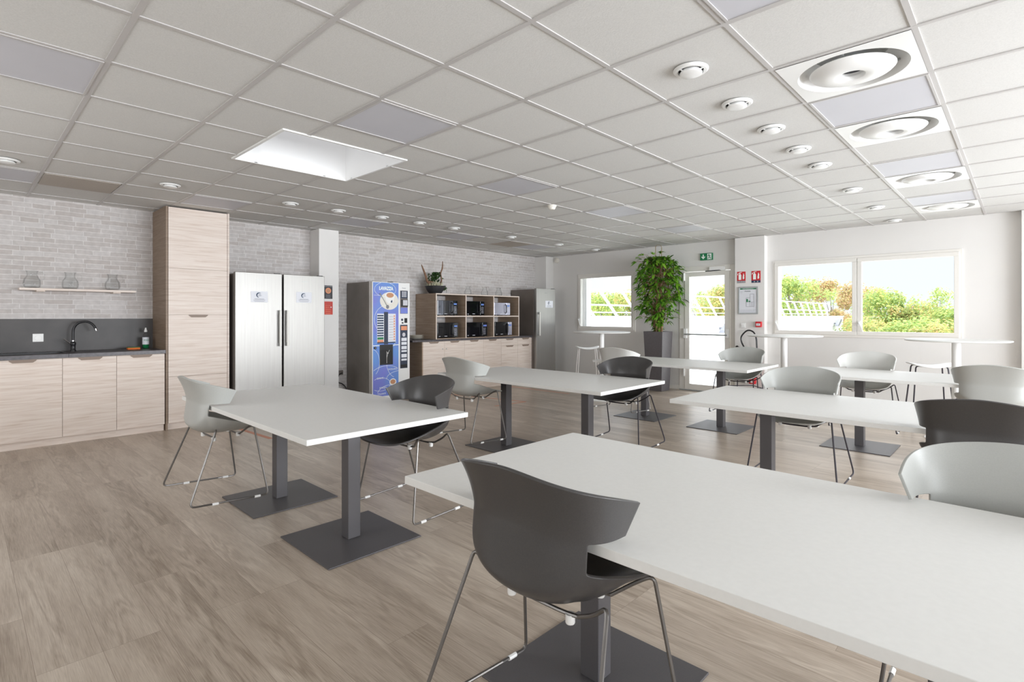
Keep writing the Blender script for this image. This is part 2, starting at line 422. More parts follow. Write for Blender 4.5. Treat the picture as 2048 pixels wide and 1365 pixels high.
# side wall with three windows closed by added sun-blocking sheets, rear wall with two
rw = MB(); ys = [YB, -1.2, 1.6, 2.2, 5.0, 5.6, 8.4, YF]
for i in (0, 2, 4, 6): rw.box(XR, XR+.3, ys[i], ys[i+1], 0, H+.16)
for i in (1, 3, 5): rw.box(XR, XR+.3, ys[i], ys[i+1], 0, .55); rw.box(XR, XR+.3, ys[i], ys[i+1], 2.25, H+.16)
struct(rw.build('wall_right', 'wall'))
bw = MB(); xs = [XW-.3, -5.9, -3.3, -2.5, .1, XR+.3]
for i in (0, 2, 4): bw.box(xs[i], xs[i+1], YB-.3, YB, 0, H+.16)
for i in (1, 3): bw.box(xs[i], xs[i+1], YB-.3, YB, 0, .7); bw.box(xs[i], xs[i+1], YB-.3, YB, 2.3, H+.16)
struct(bw.build('wall_rear', 'wall'))
n = 3
for y0, y1 in ((-1.2, 1.6), (2.2, 5.), (5.6, 8.4)):
    wn = MB()
    wn.box(XR+.02, XR+.09, y0, y1, .55, .62).box(XR+.02, XR+.09, y0, y1, 2.18, 2.25)
    for a in (y0, (y0+y1)/2-.035, y1-.07): wn.box(XR+.02, XR+.09, a, a+.07, .62, 2.18)
    o = struct(wn.build('window_%d' % n, 'offwhite')); n += 1
    MB().box(XR+.10, XR+.112, y0, y1, .55, 2.25).build('sun_block_sheet', 'sunblock', o)  # opaque sheet added to keep the sun out of the room
for x0, x1 in ((-5.9, -3.3), (-2.5, .1)):  # unseen rear windows, made up to go with the fill lamps
    wn = MB()
    wn.box(x0, x1, YB-.09, YB-.02, .7, .77).box(x0, x1, YB-.09, YB-.02, 2.23, 2.3)
    for a in (x0, (x0+x1)/2-.035, x1-.07): wn.box(a, a+.07, YB-.09, YB-.02, .77, 2.23)
    o = struct(wn.build('window_%d' % n, 'offwhite')); n += 1
    MB().box(x0, x1, YB-.112, YB-.10, .7, 2.3).build('sun_block_sheet', 'sunblock', o)  # added opaque sheet, stops sun from behind

# pillars
struct(MB().box(XW, -7.486, 3.66, 3.97, 0, H).build('trim_1', 'wall', bevel=.004))
struct(MB().box(XW, -7.46, 8.75, YF, 0, H).build('trim_2', 'wall', bevel=.004))
struct(MB().box(-3.46, -2.99, 8.86, YF, 0, H).build('trim_3', 'wall', bevel=.004))
struct(MB().box(-.02, .5, 8.9, YF, 0, H).build('trim_4', 'wall', bevel=.004))
bb = MB()
for a, b in ((-7.46, -4.5), (-2.99, -.02)): bb.box(a, b, YF-.012, YF, 0, .07)
struct(bb.build('baseboard_far', 'offwhite', bevel=.002))
struct(MB().box(-7.78, -7.768, 3.97, 8.75, 0, .07).build('baseboard_left', 'offwhite', bevel=.002))

# ceiling: tiles, T-bars and a skylight shaft
GX = [-2.752-.6*k for k in range(9, -12, -1)]
GX = [g for g in GX if XW < g < XR]
GY = [.526+.6*i for i in range(-5, 16)]
GY = [g for g in GY if YB < g < YF]
SK = (-4.655, -3.70, 1.56, 2.54)
ce = MB()
cxs = sorted([XW-.3, XR+.3, SK[0]-.02, SK[1]+.02]+GX); cys = sorted([YB-.3, YF+.3, SK[2]-.02, SK[3]+.02]+GY)
DIFF_Y = (3.226, 4.426, 6.226, 8.026)
for x0, x1 in zip(cxs, cxs[1:]):
    for y0, y1 in zip(cys, cys[1:]):
        xm, ym = (x0+x1)/2, (y0+y1)/2
        if SK[0]-.02 < xm < SK[1]+.02 and SK[2]-.02 < ym < SK[3]+.02: continue
        if abs(xm+.652) < .1 and any(abs(ym-q) < .1 for q in DIFF_Y): continue
        ce.box(x0, x1, y0, y1, H+.006, H+.03)
# slab above the tiles
for q in ((XW-.3, SK[0]-.02, YB-.3, YF+.3), (SK[1]+.02, XR+.3, YB-.3, YF+.3), (SK[0]-.02, SK[1]+.02, YB-.3, SK[2]-.02), (SK[0]-.02, SK[1]+.02, SK[3]+.02, YF+.3)): ce.box(*q, H+.16, H+.30)
ceil = struct(ce.build('ceiling', 'tile'))
gr = MB()
def spans(a, b, x, lo, hi):
    return [(a, b)] if not (lo < x < hi) else None
for g in GX:
    if SK[0] < g < SK[1]: gr.box(g-.012, g+.012, YB, SK[2], H+.001, H+.006).box(g-.012, g+.012, SK[3], YF, H+.001, H+.006)
    else: gr.box(g-.012, g+.012, YB, YF, H+.001, H+.006)
for g in GY:
    if SK[2] < g < SK[3]: gr.box(XW, SK[0], g-.012, g+.012, H+.0005, H+.006).box(SK[1], XR, g-.012, g+.012, H+.0005, H+.006)
    else: gr.box(XW, XR, g-.012, g+.012, H+.0005, H+.006)
gr.build('ceiling_grid', 'grid', ceil)
sh = MB(); z0, z1 = H-.004, H+.75; t_ = .02
a, b, c_, d_ = SK
sh.box(a-t_, a, c_-t_, d_+t_, z0, z1).box(b, b+t_, c_-t_, d_+t_, z0, z1).box(a, b, c_-t_, c_, z0, z1).box(a, b, d_, d_+t_, z0, z1)
sk = struct(sh.build('window_8', 'white'))
MB().box(a-t_, b+t_, c_-t_, d_+t_, z1, z1+.01).build('skylight_glass', 'opal', sk)

# flat light panels in the grid
def cell(i, k):   # x0,x1,y0,y1 of grid cell between k and k+1, i and i+1
    return (-2.752-.6*(k+1)+.012, -2.752-.6*k-.012, .526+.6*i+.012, .526+.6*(i+1)-.012)
LP = [(2, -4, 'flat ceiling light panel nearest the camera above the ring diffusers'), (5, -4, 'flat ceiling light panel between the first and second ring diffuser'),
      (8, -4, 'flat ceiling light panel between the second and third ring diffuser'), (11, -4, 'flat ceiling light panel between the third and fourth ring diffuser'),
      (-1, 1, 'flat ceiling light panel in the near corner by the top left edge'), (2, 0, 'flat ceiling light panel right beside the skylight'),
      (5, 1, 'flat ceiling light panel between the skylight and the smoke detector'), (8, 1, 'flat ceiling light panel just beyond the smoke detector'),
      (11, 1, 'flat ceiling light panel above the exit door side of the room'),
      (-1, 6, 'flat ceiling light panel above the sink shelf'), (2, 6, 'flat ceiling light panel in front of the tall oak cabinet'),
      (5, 6, 'flat ceiling light panel above the white pillar by the fridges'), (8, 6, 'flat ceiling light panel above the microwave shelves'),
      (11, 6, 'flat ceiling light panel above the far single fridge')]
for i, k, lab in LP:
    x0, x1, y0, y1 = cell(i, k)
    th = thing('ceiling_light_panel', lab, 'ceiling light', ((x0+x1)/2, (y0+y1)/2, H), 0, 'flat light panels in the ceiling grid')
    f = MB(); e_ = .012
    f.box(x0, x0+e_, y0, y1, H-.003, H+.006).box(x1-e_, x1, y0, y1, H-.003, H+.006).box(x0+e_, x1-e_, y0, y0+e_, H-.003, H+.006).box(x0+e_, x1-e_, y1-e_, y1, H-.003, H+.006)
    f.build('frame', 'grid', th)
    MB().box(x0+e_, x1-e_, y0+e_, y1-e_, H+.001, H+.006).build('diffuser', 'led', th)
for i, k, lab in ((0, 6, 'tan acoustic access panel in the ceiling above the sink worktop'), (10, 6, 'tan acoustic access panel in the ceiling near the far fridge')):
    x0, x1, y0, y1 = cell(i, k)
    tag(MB().box(x0+.01, x1-.01, y0+.01, y1-.01, H-.003, H+.006).build('ceiling_access_panel', 'hatch', bevel=.002), lab, 'ceiling panel')

# round ceiling spots
def spot():
    t = thing('ceiling_spotlight', '', 'ceiling spotlight')
    MB().lathe([(.088, 0), (.088, -.004), (.080, -.012), (.066, -.012), (.064, 0)], (0, 0, 0), 32).build('trim_ring', 'white', t, True)
    MB().lathe([(.064, -.001), (.001, -.001)], (0, 0, 0), 32).build('recess', 'slot', t)
    MB().lathe([(.045, -.002), (.056, -.018), (.056, -.024), (.048, -.027), (.001, -.027)], (0, 0, 0), 32).build('lens', 'white', t, True)
    for a in (0, 2.1, 4.2):
        d = Vector((math.cos(a), math.sin(a), 0)); MB().tube([d*.05+Vector((0, 0, -.012)), d*.066+Vector((0, 0, -.008))], .004, 6).build('bracket', 'white', t)
    return t
sp = spot(); first = True
rowA = [(-1.254, 2.63), (-1.252, 3.24), (-1.252, 3.84), (-1.252, 4.45), (-1.252, 5.05), (-1.26, 6.26), (-1.26, 7.46), (-1.26, 8.66)]
rowB = [(-6.05, .28), (-6.05, 1.44), (-6.05, 2.62), (-6.04, 3.2), (-6.03, 3.8), (-6.02, 4.39), (-6.02, 5.0), (-6.03, 6.2), (-6.04, 7.43), (-6.0, 8.5)]
ordw = ['nearest', 'second', 'third', 'fourth', 'fifth', 'sixth', 'seventh', 'eighth', 'ninth', 'farthest']
for row, lab, grp in ((rowA, 'in the row beside the ring diffusers', 'spotlights beside the ring diffusers'), (rowB, 'in the row along the brick wall', 'spotlights along the brick wall')):
    for i, (x, y) in enumerate(row):
        o = sp if first else copy_tree(sp); first = False
        o.location = (x, y, H)
        wd = ordw[i] if i < len(row)-1 else 'farthest'
        tag(o, 'round white ceiling spotlight, %s %s' % (wd, lab), None, grp)
# ring diffusers
def diffuser():
    t = thing('ring_air_diffuser', '', 'air diffuser')
    e = .288; n = 48
    m_ = MB(); vs_ = []; fs = []
    for i in range(n):
        a = 2*PI*i/n; c2, s2 = math.cos(a), math.sin(a); q = e/max(abs(c2), abs(s2))
        vs_ += [(c2*q, s2*q, 0), (c2*.25, s2*.25, -.002), (c2*.235, s2*.235, .03), (c2*.16, s2*.16, .10), (c2*q, s2*q, .004)]
    for i in range(n):
        j = (i+1) % n
        for k in range(3): fs.append((5*i+k, 5*j+k, 5*j+k+1, 5*i+k+1))
    m_.add(vs_, fs); m_.build('face_plate', 'white', t, True)
    MB().lathe([(.055, -.005), (.062, -.022), (.085, -.028), (.13, -.022), (.185, -.006), (.195, .004), (.185, .010), (.10, .012), (.055, .008), (.055, -.005)], (0, 0, 0), 48, cap=False).build('ring_dish', 'white', t, True)
    MB().lathe([(.056, .012), (.001, .012)], (0, 0, 0), 32).build('core', 'lampgrey', t)
    MB().lathe([(.17, .095), (.001, .095)], (0, 0, 0), 32).build('throat', 'white', t)
    for a in (.5, 2.6, 4.7):
        d = Vector((math.cos(a), math.sin(a), 0)); MB().tube([d*.15+Vector((0, 0, .01)), d*.22+Vector((0, 0, .04))], .006, 6).build('bracket', 'alu', t)
    return t
df = diffuser()
for i, (y, wd) in enumerate(((3.226, 'nearest of the four'), (4.426, 'second nearest of the four'), (6.226, 'third of the four from the camera'), (8.026, 'farthest of the four'))):
    o = df if i == 0 else copy_tree(df)
    o.location = (-.652, y, H-.002)
    tag(o, 'square white ceiling diffuser with a round ring dish, '+wd, None, 'ring air diffusers in the ceiling')
t = thing('smoke_detector', 'small white round smoke detector in the middle of the ceiling', 'smoke detector', (-3.97, 4.76, H))
MB().lathe([(.055, 0), (.055, -.012), (.048, -.02)], (-3.97, 4.76, H), 28).build('base', 'ivory', t, True)
MB().lathe([(.046, -.018), (.044, -.032), (.03, -.05), (.001, -.053)], (-3.97, 4.76, H), 28).build('sensor_head', 'ivory', t, True)
t = thing('motion_sensor', 'small round ivory sensor on the wall by the corner pillar', 'sensor', (-7.35, YF, 2.53))
MB().lathe([(.055, 0), (.055, -.03), (.035, -.05), (.001, -.055)], (-7.35, YF, 2.53), 24, 'y').build('sensor_dome', 'ivory', t, True)
MB().box(-7.40, -7.37, YF-.012, YF, 2.575, 2.60).build('bracket', 'ivory', t)

# ------------------------------------------------------------------ windows and door of the far wall
def win(name, x0, x1, z0, z1, sashes, fr=.05):
    m_ = MB(); y0, y1 = YF-.015, YF+.06
    m_.box(x0, x1, y0, y1, z0, z0+fr).box(x0, x1, y0, y1, z1-fr, z1).box(x0, x0+fr, y0, y1, z0+fr, z1-fr).box(x1-fr, x1, y0, y1, z0+fr, z1-fr)
    o = struct(m_.build(name, 'offwhite', bevel=.003))
    for a, b in sashes:
        s_ = MB(); q = .055; y2, y3 = YF-.03, YF+.045
        s_.box(a, b, y2, y3, z0+.035, z0+.035+q).box(a, b, y2, y3, z1-.035-q, z1-.035).box(a, a+q, y2, y3, z0+.035+q, z1-.035-q).box(b-q, b, y2, y3, z0+.035+q, z1-.035-q)
        sa = s_.build('sash', 'offwhite', o, bevel=.004)
        MB().box(a+q-.01, b-q+.01, YF+.008, YF+.014, z0+.08, z1-.08).build('pane', 'pane', sa)
    return o
w1 = win('window_1', -6.79, -5.41, 1.02, 2.19, [(-6.76, -5.44)])
w2 = win('window_2', -2.90, -.575, 1.01, 2.20, [(-2.875, -1.755), (-1.745, -.605)])
def whandle(o, x, z, lean):
    m_ = MB(); m_.box(x-.014, x+.014, YF-.042, YF-.03, z-.035, z+.035)
    m_.tube([(x, YF-.04, z), (x, YF-.07, z), (x+lean*.02, YF-.072, z-.03), (x+lean*.05, YF-.072, z-.12)], .009, 8, 4)
    m_.build('window_handle', 'white', o, True)
whandle(w1, -6.735, 1.25, 1); whandle(w2, -2.85, 1.22, 1); whandle(w2, -1.72, 1.22, 1)
# outer reveals: sills
MB().box(-6.76, -5.44, YF+.06, YF+.34, 1.02, 1.05).build('window_sill', 'facade', w1)
MB().box(-2.87, -.60, YF+.06, YF+.34, 1.0, 1.03).build('window_sill', 'facade', w2)
# sliding shutter post seen through the left window
MB().box(-6.71, -6.66, YF+.12, YF+.28, 1.05, 2.16).build('shutter_rail', 'facade', w1)

m_ = MB()
m_.box(-4.50, -4.40, YF-.02, YF+.06, 0, 2.2).box(-3.58, -3.48, YF-.02, YF+.06, 0, 2.2).box(-4.40, -3.58, YF-.02, YF+.06, 2.11, 2.2)
door = struct(m_.build('door_1', 'offwhite', bevel=.004))
m_ = MB()
x0, x1 = -4.39, -3.59
m_.box(x0, x0+.085, YF-.035, YF+.03, .02, 2.10).box(x1-.085, x1, YF-.035, YF+.03, .02, 2.10).box(x0+.085, x1-.085, YF-.035, YF+.03, 2.02, 2.10).box(x0+.085, x1-.085, YF-.035, YF+.03, .02, .12)
leaf = m_.build('door_leaf', 'offwhite', door, bevel=.004)
MB().box(x0+.08, x1-.08, YF-.005, YF+.003, .11, 2.03).build('pane', 'pane', leaf)
m_ = MB(); m_.tube([(x0+.02, YF-.09, 1.0), (x1-.03, YF-.09, 1.0)], .013, 10); m_.tube([(x0+.03, YF-.035, 1.0), (x0+.03, YF-.09, 1.0)], .013); m_.tube([(x1-.04, YF-.035, 1.0), (x1-.04, YF-.09, 1.0)], .013)
m_.build('push_bar', 'alu', leaf, True)
MB().box(x0-.01, x0+.05, YF-.075, YF-.035, .93, 1.10).build('latch_box', 'white', leaf, bevel=.006); MB().box(x1-.06, x1-.005, YF-.07, YF-.035, .95, 1.10).build('latch_box', 'white', leaf, bevel=.006)
for z in (.25, 1.95): MB().cyl((x0-.01, YF-.045, z), .018, .14).build('hinge', 'white', door, True)
m_ = MB(); m_.box(-3.93, -3.66, YF-.07, YF-.02, 2.10, 2.17); m_.build('door_closer', 'white', door, bevel=.006)
MB().tube([(-3.72, YF-.06, 2.105), (-3.98, YF-.10, 2.095)], .008).build('closer_arm', 'slot', door)
struct(MB().box(-4.5, -3.48, YF-.03, YF+.30, 0, .015).build('trim_5', 'alu'))

t = thing('exit_sign', 'green emergency exit sign with white arrow above the glass door', 'exit sign', (-3.99, YF, 2.355))
MB().box(-4.105, -3.885, YF-.035, YF, 2.295, 2.415).build('housing', 'green', t, bevel=.004)
y = YF-.037
MB().prism([(-4.05, 2.315), (-4.085, 2.352), (-4.07, 2.362), (-4.057, 2.349), (-4.057, 2.395), (-4.037, 2.395), (-4.037, 2.349), (-4.024, 2.362), (-4.009, 2.352), (-4.044, 2.315)], 'y', y, y+.003).build('arrow', 'signwhite', t)
m_ = MB()
m_.box(-3.975, -3.90, y, y+.002, 2.305, 2.405)
m_.build('door_symbol', 'signwhite', t)
m_ = MB()
m_.cyl((-3.948, y-.002, 2.39), .008, .002, 'y', 12)
for a, b in (((-3.945, 2.38), (-3.935, 2.348)), ((-3.945, 2.378), (-3.962, 2.362)), ((-3.94, 2.376), (-3.918, 2.366)), ((-3.935, 2.348), (-3.915, 2.335)), ((-3.915, 2.335), (-3.918, 2.315)), ((-3.936, 2.348), (-3.948, 2.33)), ((-3.948, 2.33), (-3.966, 2.322))):
    m_.tube([(a[0], y, a[1]), (b[0], y, b[1])], .005, 6)
m_.build('running_figure', 'green', t)

# ------------------------------------------------------------------ things on the far pillar
yp = 8.86
def ext_sign(x0, x1, z0, z1, low, lab):
    t = thing('extinguisher_sign', lab, 'sign', ((x0+x1)/2, yp, (z0+z1)/2), 0, 'extinguisher signs on the pillar')
    MB().box(x0, x1, yp-.004, yp, z0, z1).build('plate', 'red', t)
    zl = z0+(z1-z0)*.20
    MB().box(x0, x1, yp-.005, yp-.003, z0, zl).build('lower_band', low, t)
    y = yp-.006; w_ = x1-x0
    m_ = MB(); cx = x0+w_*.34
    m_.prism([(cx-.022, zl+.015), (cx+.022, zl+.015), (cx+.022, z1-.055), (cx+.010, z1-.040), (cx-.010, z1-.040), (cx-.022, z1-.055)], 'y', y, y+.002)
    m_.box(cx-.006, cx+.006, y, y+.002, z1-.04, z1-.02)
    m_.tube([(cx, y, z1-.022), (cx-.03, y, z1-.03), (cx-.037, y, z1-.055)], .004, 6)
    m_.tube([(cx-.01, y, z1-.016), (cx+.03, y, z1-.012)], .004, 6)
    m_.build('extinguisher_symbol', 'signwhite', t)
    m_ = MB(); cx = x0+w_*.80
    for k in range(4): m_.tube([(cx-.012+.006*k, y, zl+.02+k*.004), (cx-.016+.006*k, y, zl+.05+.008*k), (cx-.004+.004*k, y, z1-.03-.01*k)], .003, 6)
    m_.build('flame_symbol', 'signwhite', t)
    if low == 'navy':
        for cx in (x0+w_*.33, x0+w_*.68): MB().cyl((cx, y, (z0+zl)/2), .011, .002, 'y', 14).build('class_mark', 'alu', t)
    else:
        text('ALIM. EN EAU', .022, 'lettering', 'paper', t, ((x0+x1)/2, y, (z0+zl)/2), FY)
M['band_grey'] = mat('band_grey', srgb(140, 140, 142), .5)
ext_sign(-3.42, -3.285, 1.865, 2.05, 'band_grey', 'red extinguisher sign with grey lower band on the white pillar')
ext_sign(-3.19, -3.05, 1.86, 2.05, 'navy', 'red extinguisher sign with blue lower band on the white pillar')
t = thing('evacuation_plan', 'framed evacuation plan with green header on the pillar by the door', 'evacuation plan', (-3.24, yp, 1.58))
x0, x1, z0, z1 = -3.40, -3.085, 1.355, 1.80
m_ = MB(); m_.box(x0, x0+.02, yp-.015, yp, z0, z1).box(x1-.02, x1, yp-.015, yp, z0, z1).box(x0+.02, x1-.02, yp-.015, yp, z0, z0+.02).box(x0+.02, x1-.02, yp-.015, yp, z1-.02, z1)
m_.build('frame', 'alu', t, bevel=.003)
MB().box(x0+.02, x1-.02, yp-.006, yp, z0+.02, z1-.02).build('sheet', 'paper', t)
y = yp-.008
MB().box(x0+.03, x1-.03, y, y+.002, z1-.045, z1-.024).build('header_band', 'green', t)
text("PLAN D'EVACUATION", .017, 'header_lettering', 'signwhite', t, ((x0+x1)/2, y-.001, z1-.035), FY)
text('Modulo', .03, 'title_lettering', 'inkgrey', t, (-3.25, y, z1-.075), FY)
m_ = MB()
def ln(a, b, r=.0016): m_.tube([(a[0], y, a[1]), (b[0], y, b[1])], r, 5)
for a, b in (((-3.27, 1.475), (-3.15, 1.475)), ((-3.27, 1.475), (-3.27, 1.62)), ((-3.15, 1.475), (-3.15, 1.68)), ((-3.15, 1.68), (-3.21, 1.68)), ((-3.21, 1.68), (-3.21, 1.59)), ((-3.27, 1.62), (-3.21, 1.62)), ((-3.24, 1.55), (-3.16, 1.55)), ((-3.21, 1.475), (-3.21, 1.60)), ((-3.18, 1.475), (-3.18, 1.55))): ln(a, b)
for k in range(5): ln((-3.37, 1.46-.018*k), (-3.12-.03*(k % 2), 1.46-.018*k), .001) if k > 1 else ln((-3.37, 1.72-.02*k), (-3.33, 1.72-.02*k), .001)
m_.build('floor_plan_lines', 'inkgrey', t)
m_ = MB(); m_.box(-3.268, -3.245, y-.001, y+.001, 1.55, 1.60).box(-3.235, -3.205, y-.001, y+.001, 1.555, 1.57); m_.build('escape_route', 'green', t)
t = thing('manual_call_point', 'small red fire alarm call point on the pillar', 'fire alarm', (-3.06, yp, 1.19))
MB().box(-3.115, -3.025, yp-.05, yp, 1.145, 1.235).build('housing', 'red', t, bevel=.008)
MB().box(-3.10, -3.04, yp-.053, yp-.049, 1.168, 1.205).build('break_glass', 'paper', t)
text('FIRE', .018, 'lettering', 'inkgrey', t, (-3.07, yp-.054, 1.187), FY)
t = thing('light_switch', 'flat white wall switch plate on the pillar beside the door', 'switch', (-3.32, yp, 1.17))
MB().box(-3.365, -3.285, yp-.008, yp, 1.13, 1.21).build('plate', 'white', t, bevel=.003)
MB().box(-3.35, -3.30, yp-.013, yp-.007, 1.145, 1.195).build('rocker', 'white', t, bevel=.003)
t = thing('coat_hook', 'small dark hook on the pillar beside the extinguisher hose', 'hook', (-3.43, yp, .81))
MB().cyl((-3.42, yp-.012, .815), .022, .012, 'y').build('rosette', 'gasket', t, True)
MB().tube([(-3.42, yp-.01, .815), (-3.40, yp-.05, .80), (-3.36, yp-.06, .82)], .006, 6, 3).build('peg', 'wiredark', t, True)
# extinguisher
ex = (-3.14, 8.76)
t = thing('fire_extinguisher', 'red fire extinguisher with looped black hose against the white pillar', 'fire extinguisher', (ex[0], ex[1], .05))
MB().lathe([(.05, .24), (.058, .26), (.058, .52), (.045, .57), (.018, .59), (.018, .62)], (ex[0], ex[1], 0), 24).build('cylinder', 'red', t, True)
m_ = MB(); m_.box(ex[0]-.02, ex[0]+.02, ex[1]-.02, ex[1]+.02, .62, .66); m_.tube([(ex[0]-.05, ex[1], .67), (ex[0]+.07, ex[1]-.02, .72)], .012); m_.build('valve', 'slot', t)
m_ = MB(); m_.tube([(ex[0]-.07, ex[1]-.02, .745), (ex[0]-.02, ex[1]-.03, .76), (ex[0]+.10, ex[1]-.03, .745)], .012, 8, 0, [.006, .022, .018]); m_.build('lever', 'red', t, True)
m_ = MB(); m_.tube([(ex[0]-.10, ex[1]-.02, .78), (ex[0]-.17, ex[1], .90), (ex[0]-.17, ex[1], 1.0), (ex[0]-.08, ex[1], 1.09), (ex[0]+.01, ex[1], 1.07), (ex[0]+.055, ex[1], .98), (ex[0]+.065, ex[1], .86), (ex[0]+.07, ex[1], .76)], .012, 8, 6)
m_.tube([(ex[0]+.10, ex[1]-.03, .745), (ex[0]+.13, ex[1]-.03, .71), (ex[0]+.09, ex[1]-.03, .58), (ex[0]+.08, ex[1]-.03, .40)], .013, 8, 5); m_.build('hose', 'black', t, True)
MB().box(ex[0]-.02, ex[0]+.02, ex[1]+.05, 8.86, .44, .50).build('wall_bracket', 'black', t)

# ------------------------------------------------------------------ kitchen run on the brick wall
FRONT = -7.18
def door_panel(y0, y1, z0, z1, parent, name='door', grip=True, gz=None, knob=None, up=False, m='oak'):
    g = .0015
    o = MB().box(FRONT-.019, FRONT, y0+g, y1-g, z0+g, z1-g).build(name, m, parent, bevel=.0012)
    if grip:
        yc = (y0+y1)/2 if gz is None else gz; hw = min(.105, (y1-y0)*.25)
        MB().prism([(yc-hw, z1), (yc-hw+.008, z1-.014), (yc-hw+.03, z1-.03), (yc+hw-.03, z1-.03), (yc+hw-.008, z1-.014), (yc+hw, z1)], 'x', FRONT-.001, FRONT+.004).build('handle', 'taupe', o)
    if knob:
        MB().cyl((FRONT, knob[0], knob[1]), .009, .008, 'x', 12).build('lock', 'alu', o, True)
    return o
def base_cab(y0, y1, lab, fronts):
    t = thing('base_cabinet', lab, 'cabinet', ((XW+FRONT)/2, (y0+y1)/2, 0))
    MB().box(XW+.02, FRONT-.021, y0+.001, y1-.001, .075, .893).build('body', 'oakedge', t)
    MB().box(FRONT-.08, FRONT-.045, y0, y1, 0, .075).build('plinth', 'oak', t)
    for f in fronts: door_panel(*f[:4], t, *f[4:])
    return t
base_cab(-.45, .15, 'pale oak base cabinet at the near end of the sink run', [(-.45, .15, .078, .89)])
base_cab(.15, .752, 'wide pale oak base cabinet under the sink, beside the frame edge', [(.15, .752, .078, .89)])
base_cab(.752, 1.205, 'pale oak base cabinet below the black tap', [(.752, 1.205, .078, .89)])
base_cab(1.205, 1.655, 'pale oak base cabinet next to the tall cabinet, below the soap bottle', [(1.205, 1.655, .078, .89)])
MB_ = MB(); MB_.box(XW, FRONT+.02, -.45, .20, .895, .935).box(XW, FRONT+.02, .80, 1.66, .895, .935).box(XW, -7.66, .20, .80, .895, .935).box(-7.26, FRONT+.02, .20, .80, .895, .935)
t = tag(MB_.build('kitchen_worktop', 'worktop', bevel=.002), 'dark slate worktop on the sink cabinets under the brick wall', 'worktop')
t = thing('kitchen_sink', 'black composite sink set into the dark worktop', 'sink', (-7.46, .5, .9))
m_ = MB(); m_.box(-7.66, -7.26, .20, .215, .80, .937).box(-7.66, -7.26, .785, .80, .80, .937).box(-7.66, -7.645, .215, .785, .80, .937).box(-7.275, -7.26, .215, .785, .80, .937).box(-7.66, -7.26, .2, .8, .796, .80)
m_.build('basin', 'sink', t, bevel=.003)
MB().cyl((-7.46, .5, .80), .04, .004).build('drain', 'chrome', t, True)
tag(MB().box(XW+.001, XW+.012, -.45, 1.663, .936, 1.294).build('backsplash', 'splash'), 'dark slate backsplash panel behind the tap', 'backsplash')
t = thing('kitchen_tap', 'black gooseneck tap with chrome lever on the dark worktop', 'tap', (-7.64, .89, .935))
x, y = -7.64, .89
MB().lathe([(.026, .935), (.026, .945), (.022, .95), (.022, 1.0), (.026, 1.01), (.026, 1.03), (.018, 1.04)], (x, y, 0), 20).build('tap_body', 'black', t, True)
m_ = MB(); m_.tube([(x, y, 1.03), (x, y, 1.15)]+[(x+.04*(1-math.cos(a)), y+.095*(1-math.cos(a)), 1.15+.115*math.sin(a)) for a in [PI*k/10 for k in range(1, 10)]], .0125, 12, 2); m_.build('spout', 'black', t, True)
m_ = MB(); m_.tube([(x+.079, y+.186, 1.185), (x+.081, y+.193, 1.16)], .012, 12); m_.build('spout_tip', 'chrome', t, True)
m_ = MB(); m_.lathe([(.0135, 1.045), (.0135, 1.055)], (x, y, 0), 16); m_.tube([(x+.01, y-.015, 1.015), (x+.02, y-.085, 1.075)], .005, 8); m_.build('lever', 'chrome', t, True)
t = thing('power_socket', 'square white power socket on the dark backsplash', 'socket', (XW+.012, .61, 1.09))
MB().box(XW+.012, XW+.022, .565, .655, 1.045, 1.133).build('plate', 'white', t, bevel=.003)
MB().lathe([(.03, 0), (.03, .004), (.026, .004), (.024, -.004), (.001, -.004)], (XW+.0225, .61, 1.089), 24, 'x').build('outlet', 'white', t, True)
for y, z in ((.60, 1.083), (.62, 1.083), (.61, 1.10)): MB().cyl((XW+.018, y, z), .0035, .003, 'x', 10).build('contact', 'slot', t)
t = thing('soap_bottle', 'clear bottle of green washing-up liquid with white cap', 'bottle', (-7.62, 1.56, .936))
c = (-7.62, 1.56, .936)
MB().lathe([(.030, 0), (.034, .006), (.034, .12), (.030, .15), (.014, .185), (.012, .2)], c, 20).build('bottle_body', 'jugglass', t, True)
MB().lathe([(.029, .004), (.032, .008), (.032, .065), (.001, .065)], c, 20).build('liquid', 'liquid', t, True)
MB().lathe([(.015, .198), (.017, .21), (.012, .225), (.008, .24), (.009, .248), (.001, .25)], c, 16).build('cap', 'white', t, True)
MB().lathe([(.0345, .05), (.0345, .135)], c, 20, cap=False).build('bottle_label', 'paper', t, True)
text('POEX', .03, 'lettering', 'green', t, (-7.584, 1.56, 1.035), FX, sx=.7)
t = thing('scouring_sponge', 'orange and green scouring sponge lying beside the soap bottle', 'sponge', (-7.52, 1.42, .936))
MB().box(-7.56, -7.48, 1.36, 1.48, .936, .958).build('sponge_body', 'sponge', t, bevel=.005)
MB().box(-7.56, -7.48, 1.36, 1.48, .958, .964).build('scourer', 'spongeg', t, bevel=.002)
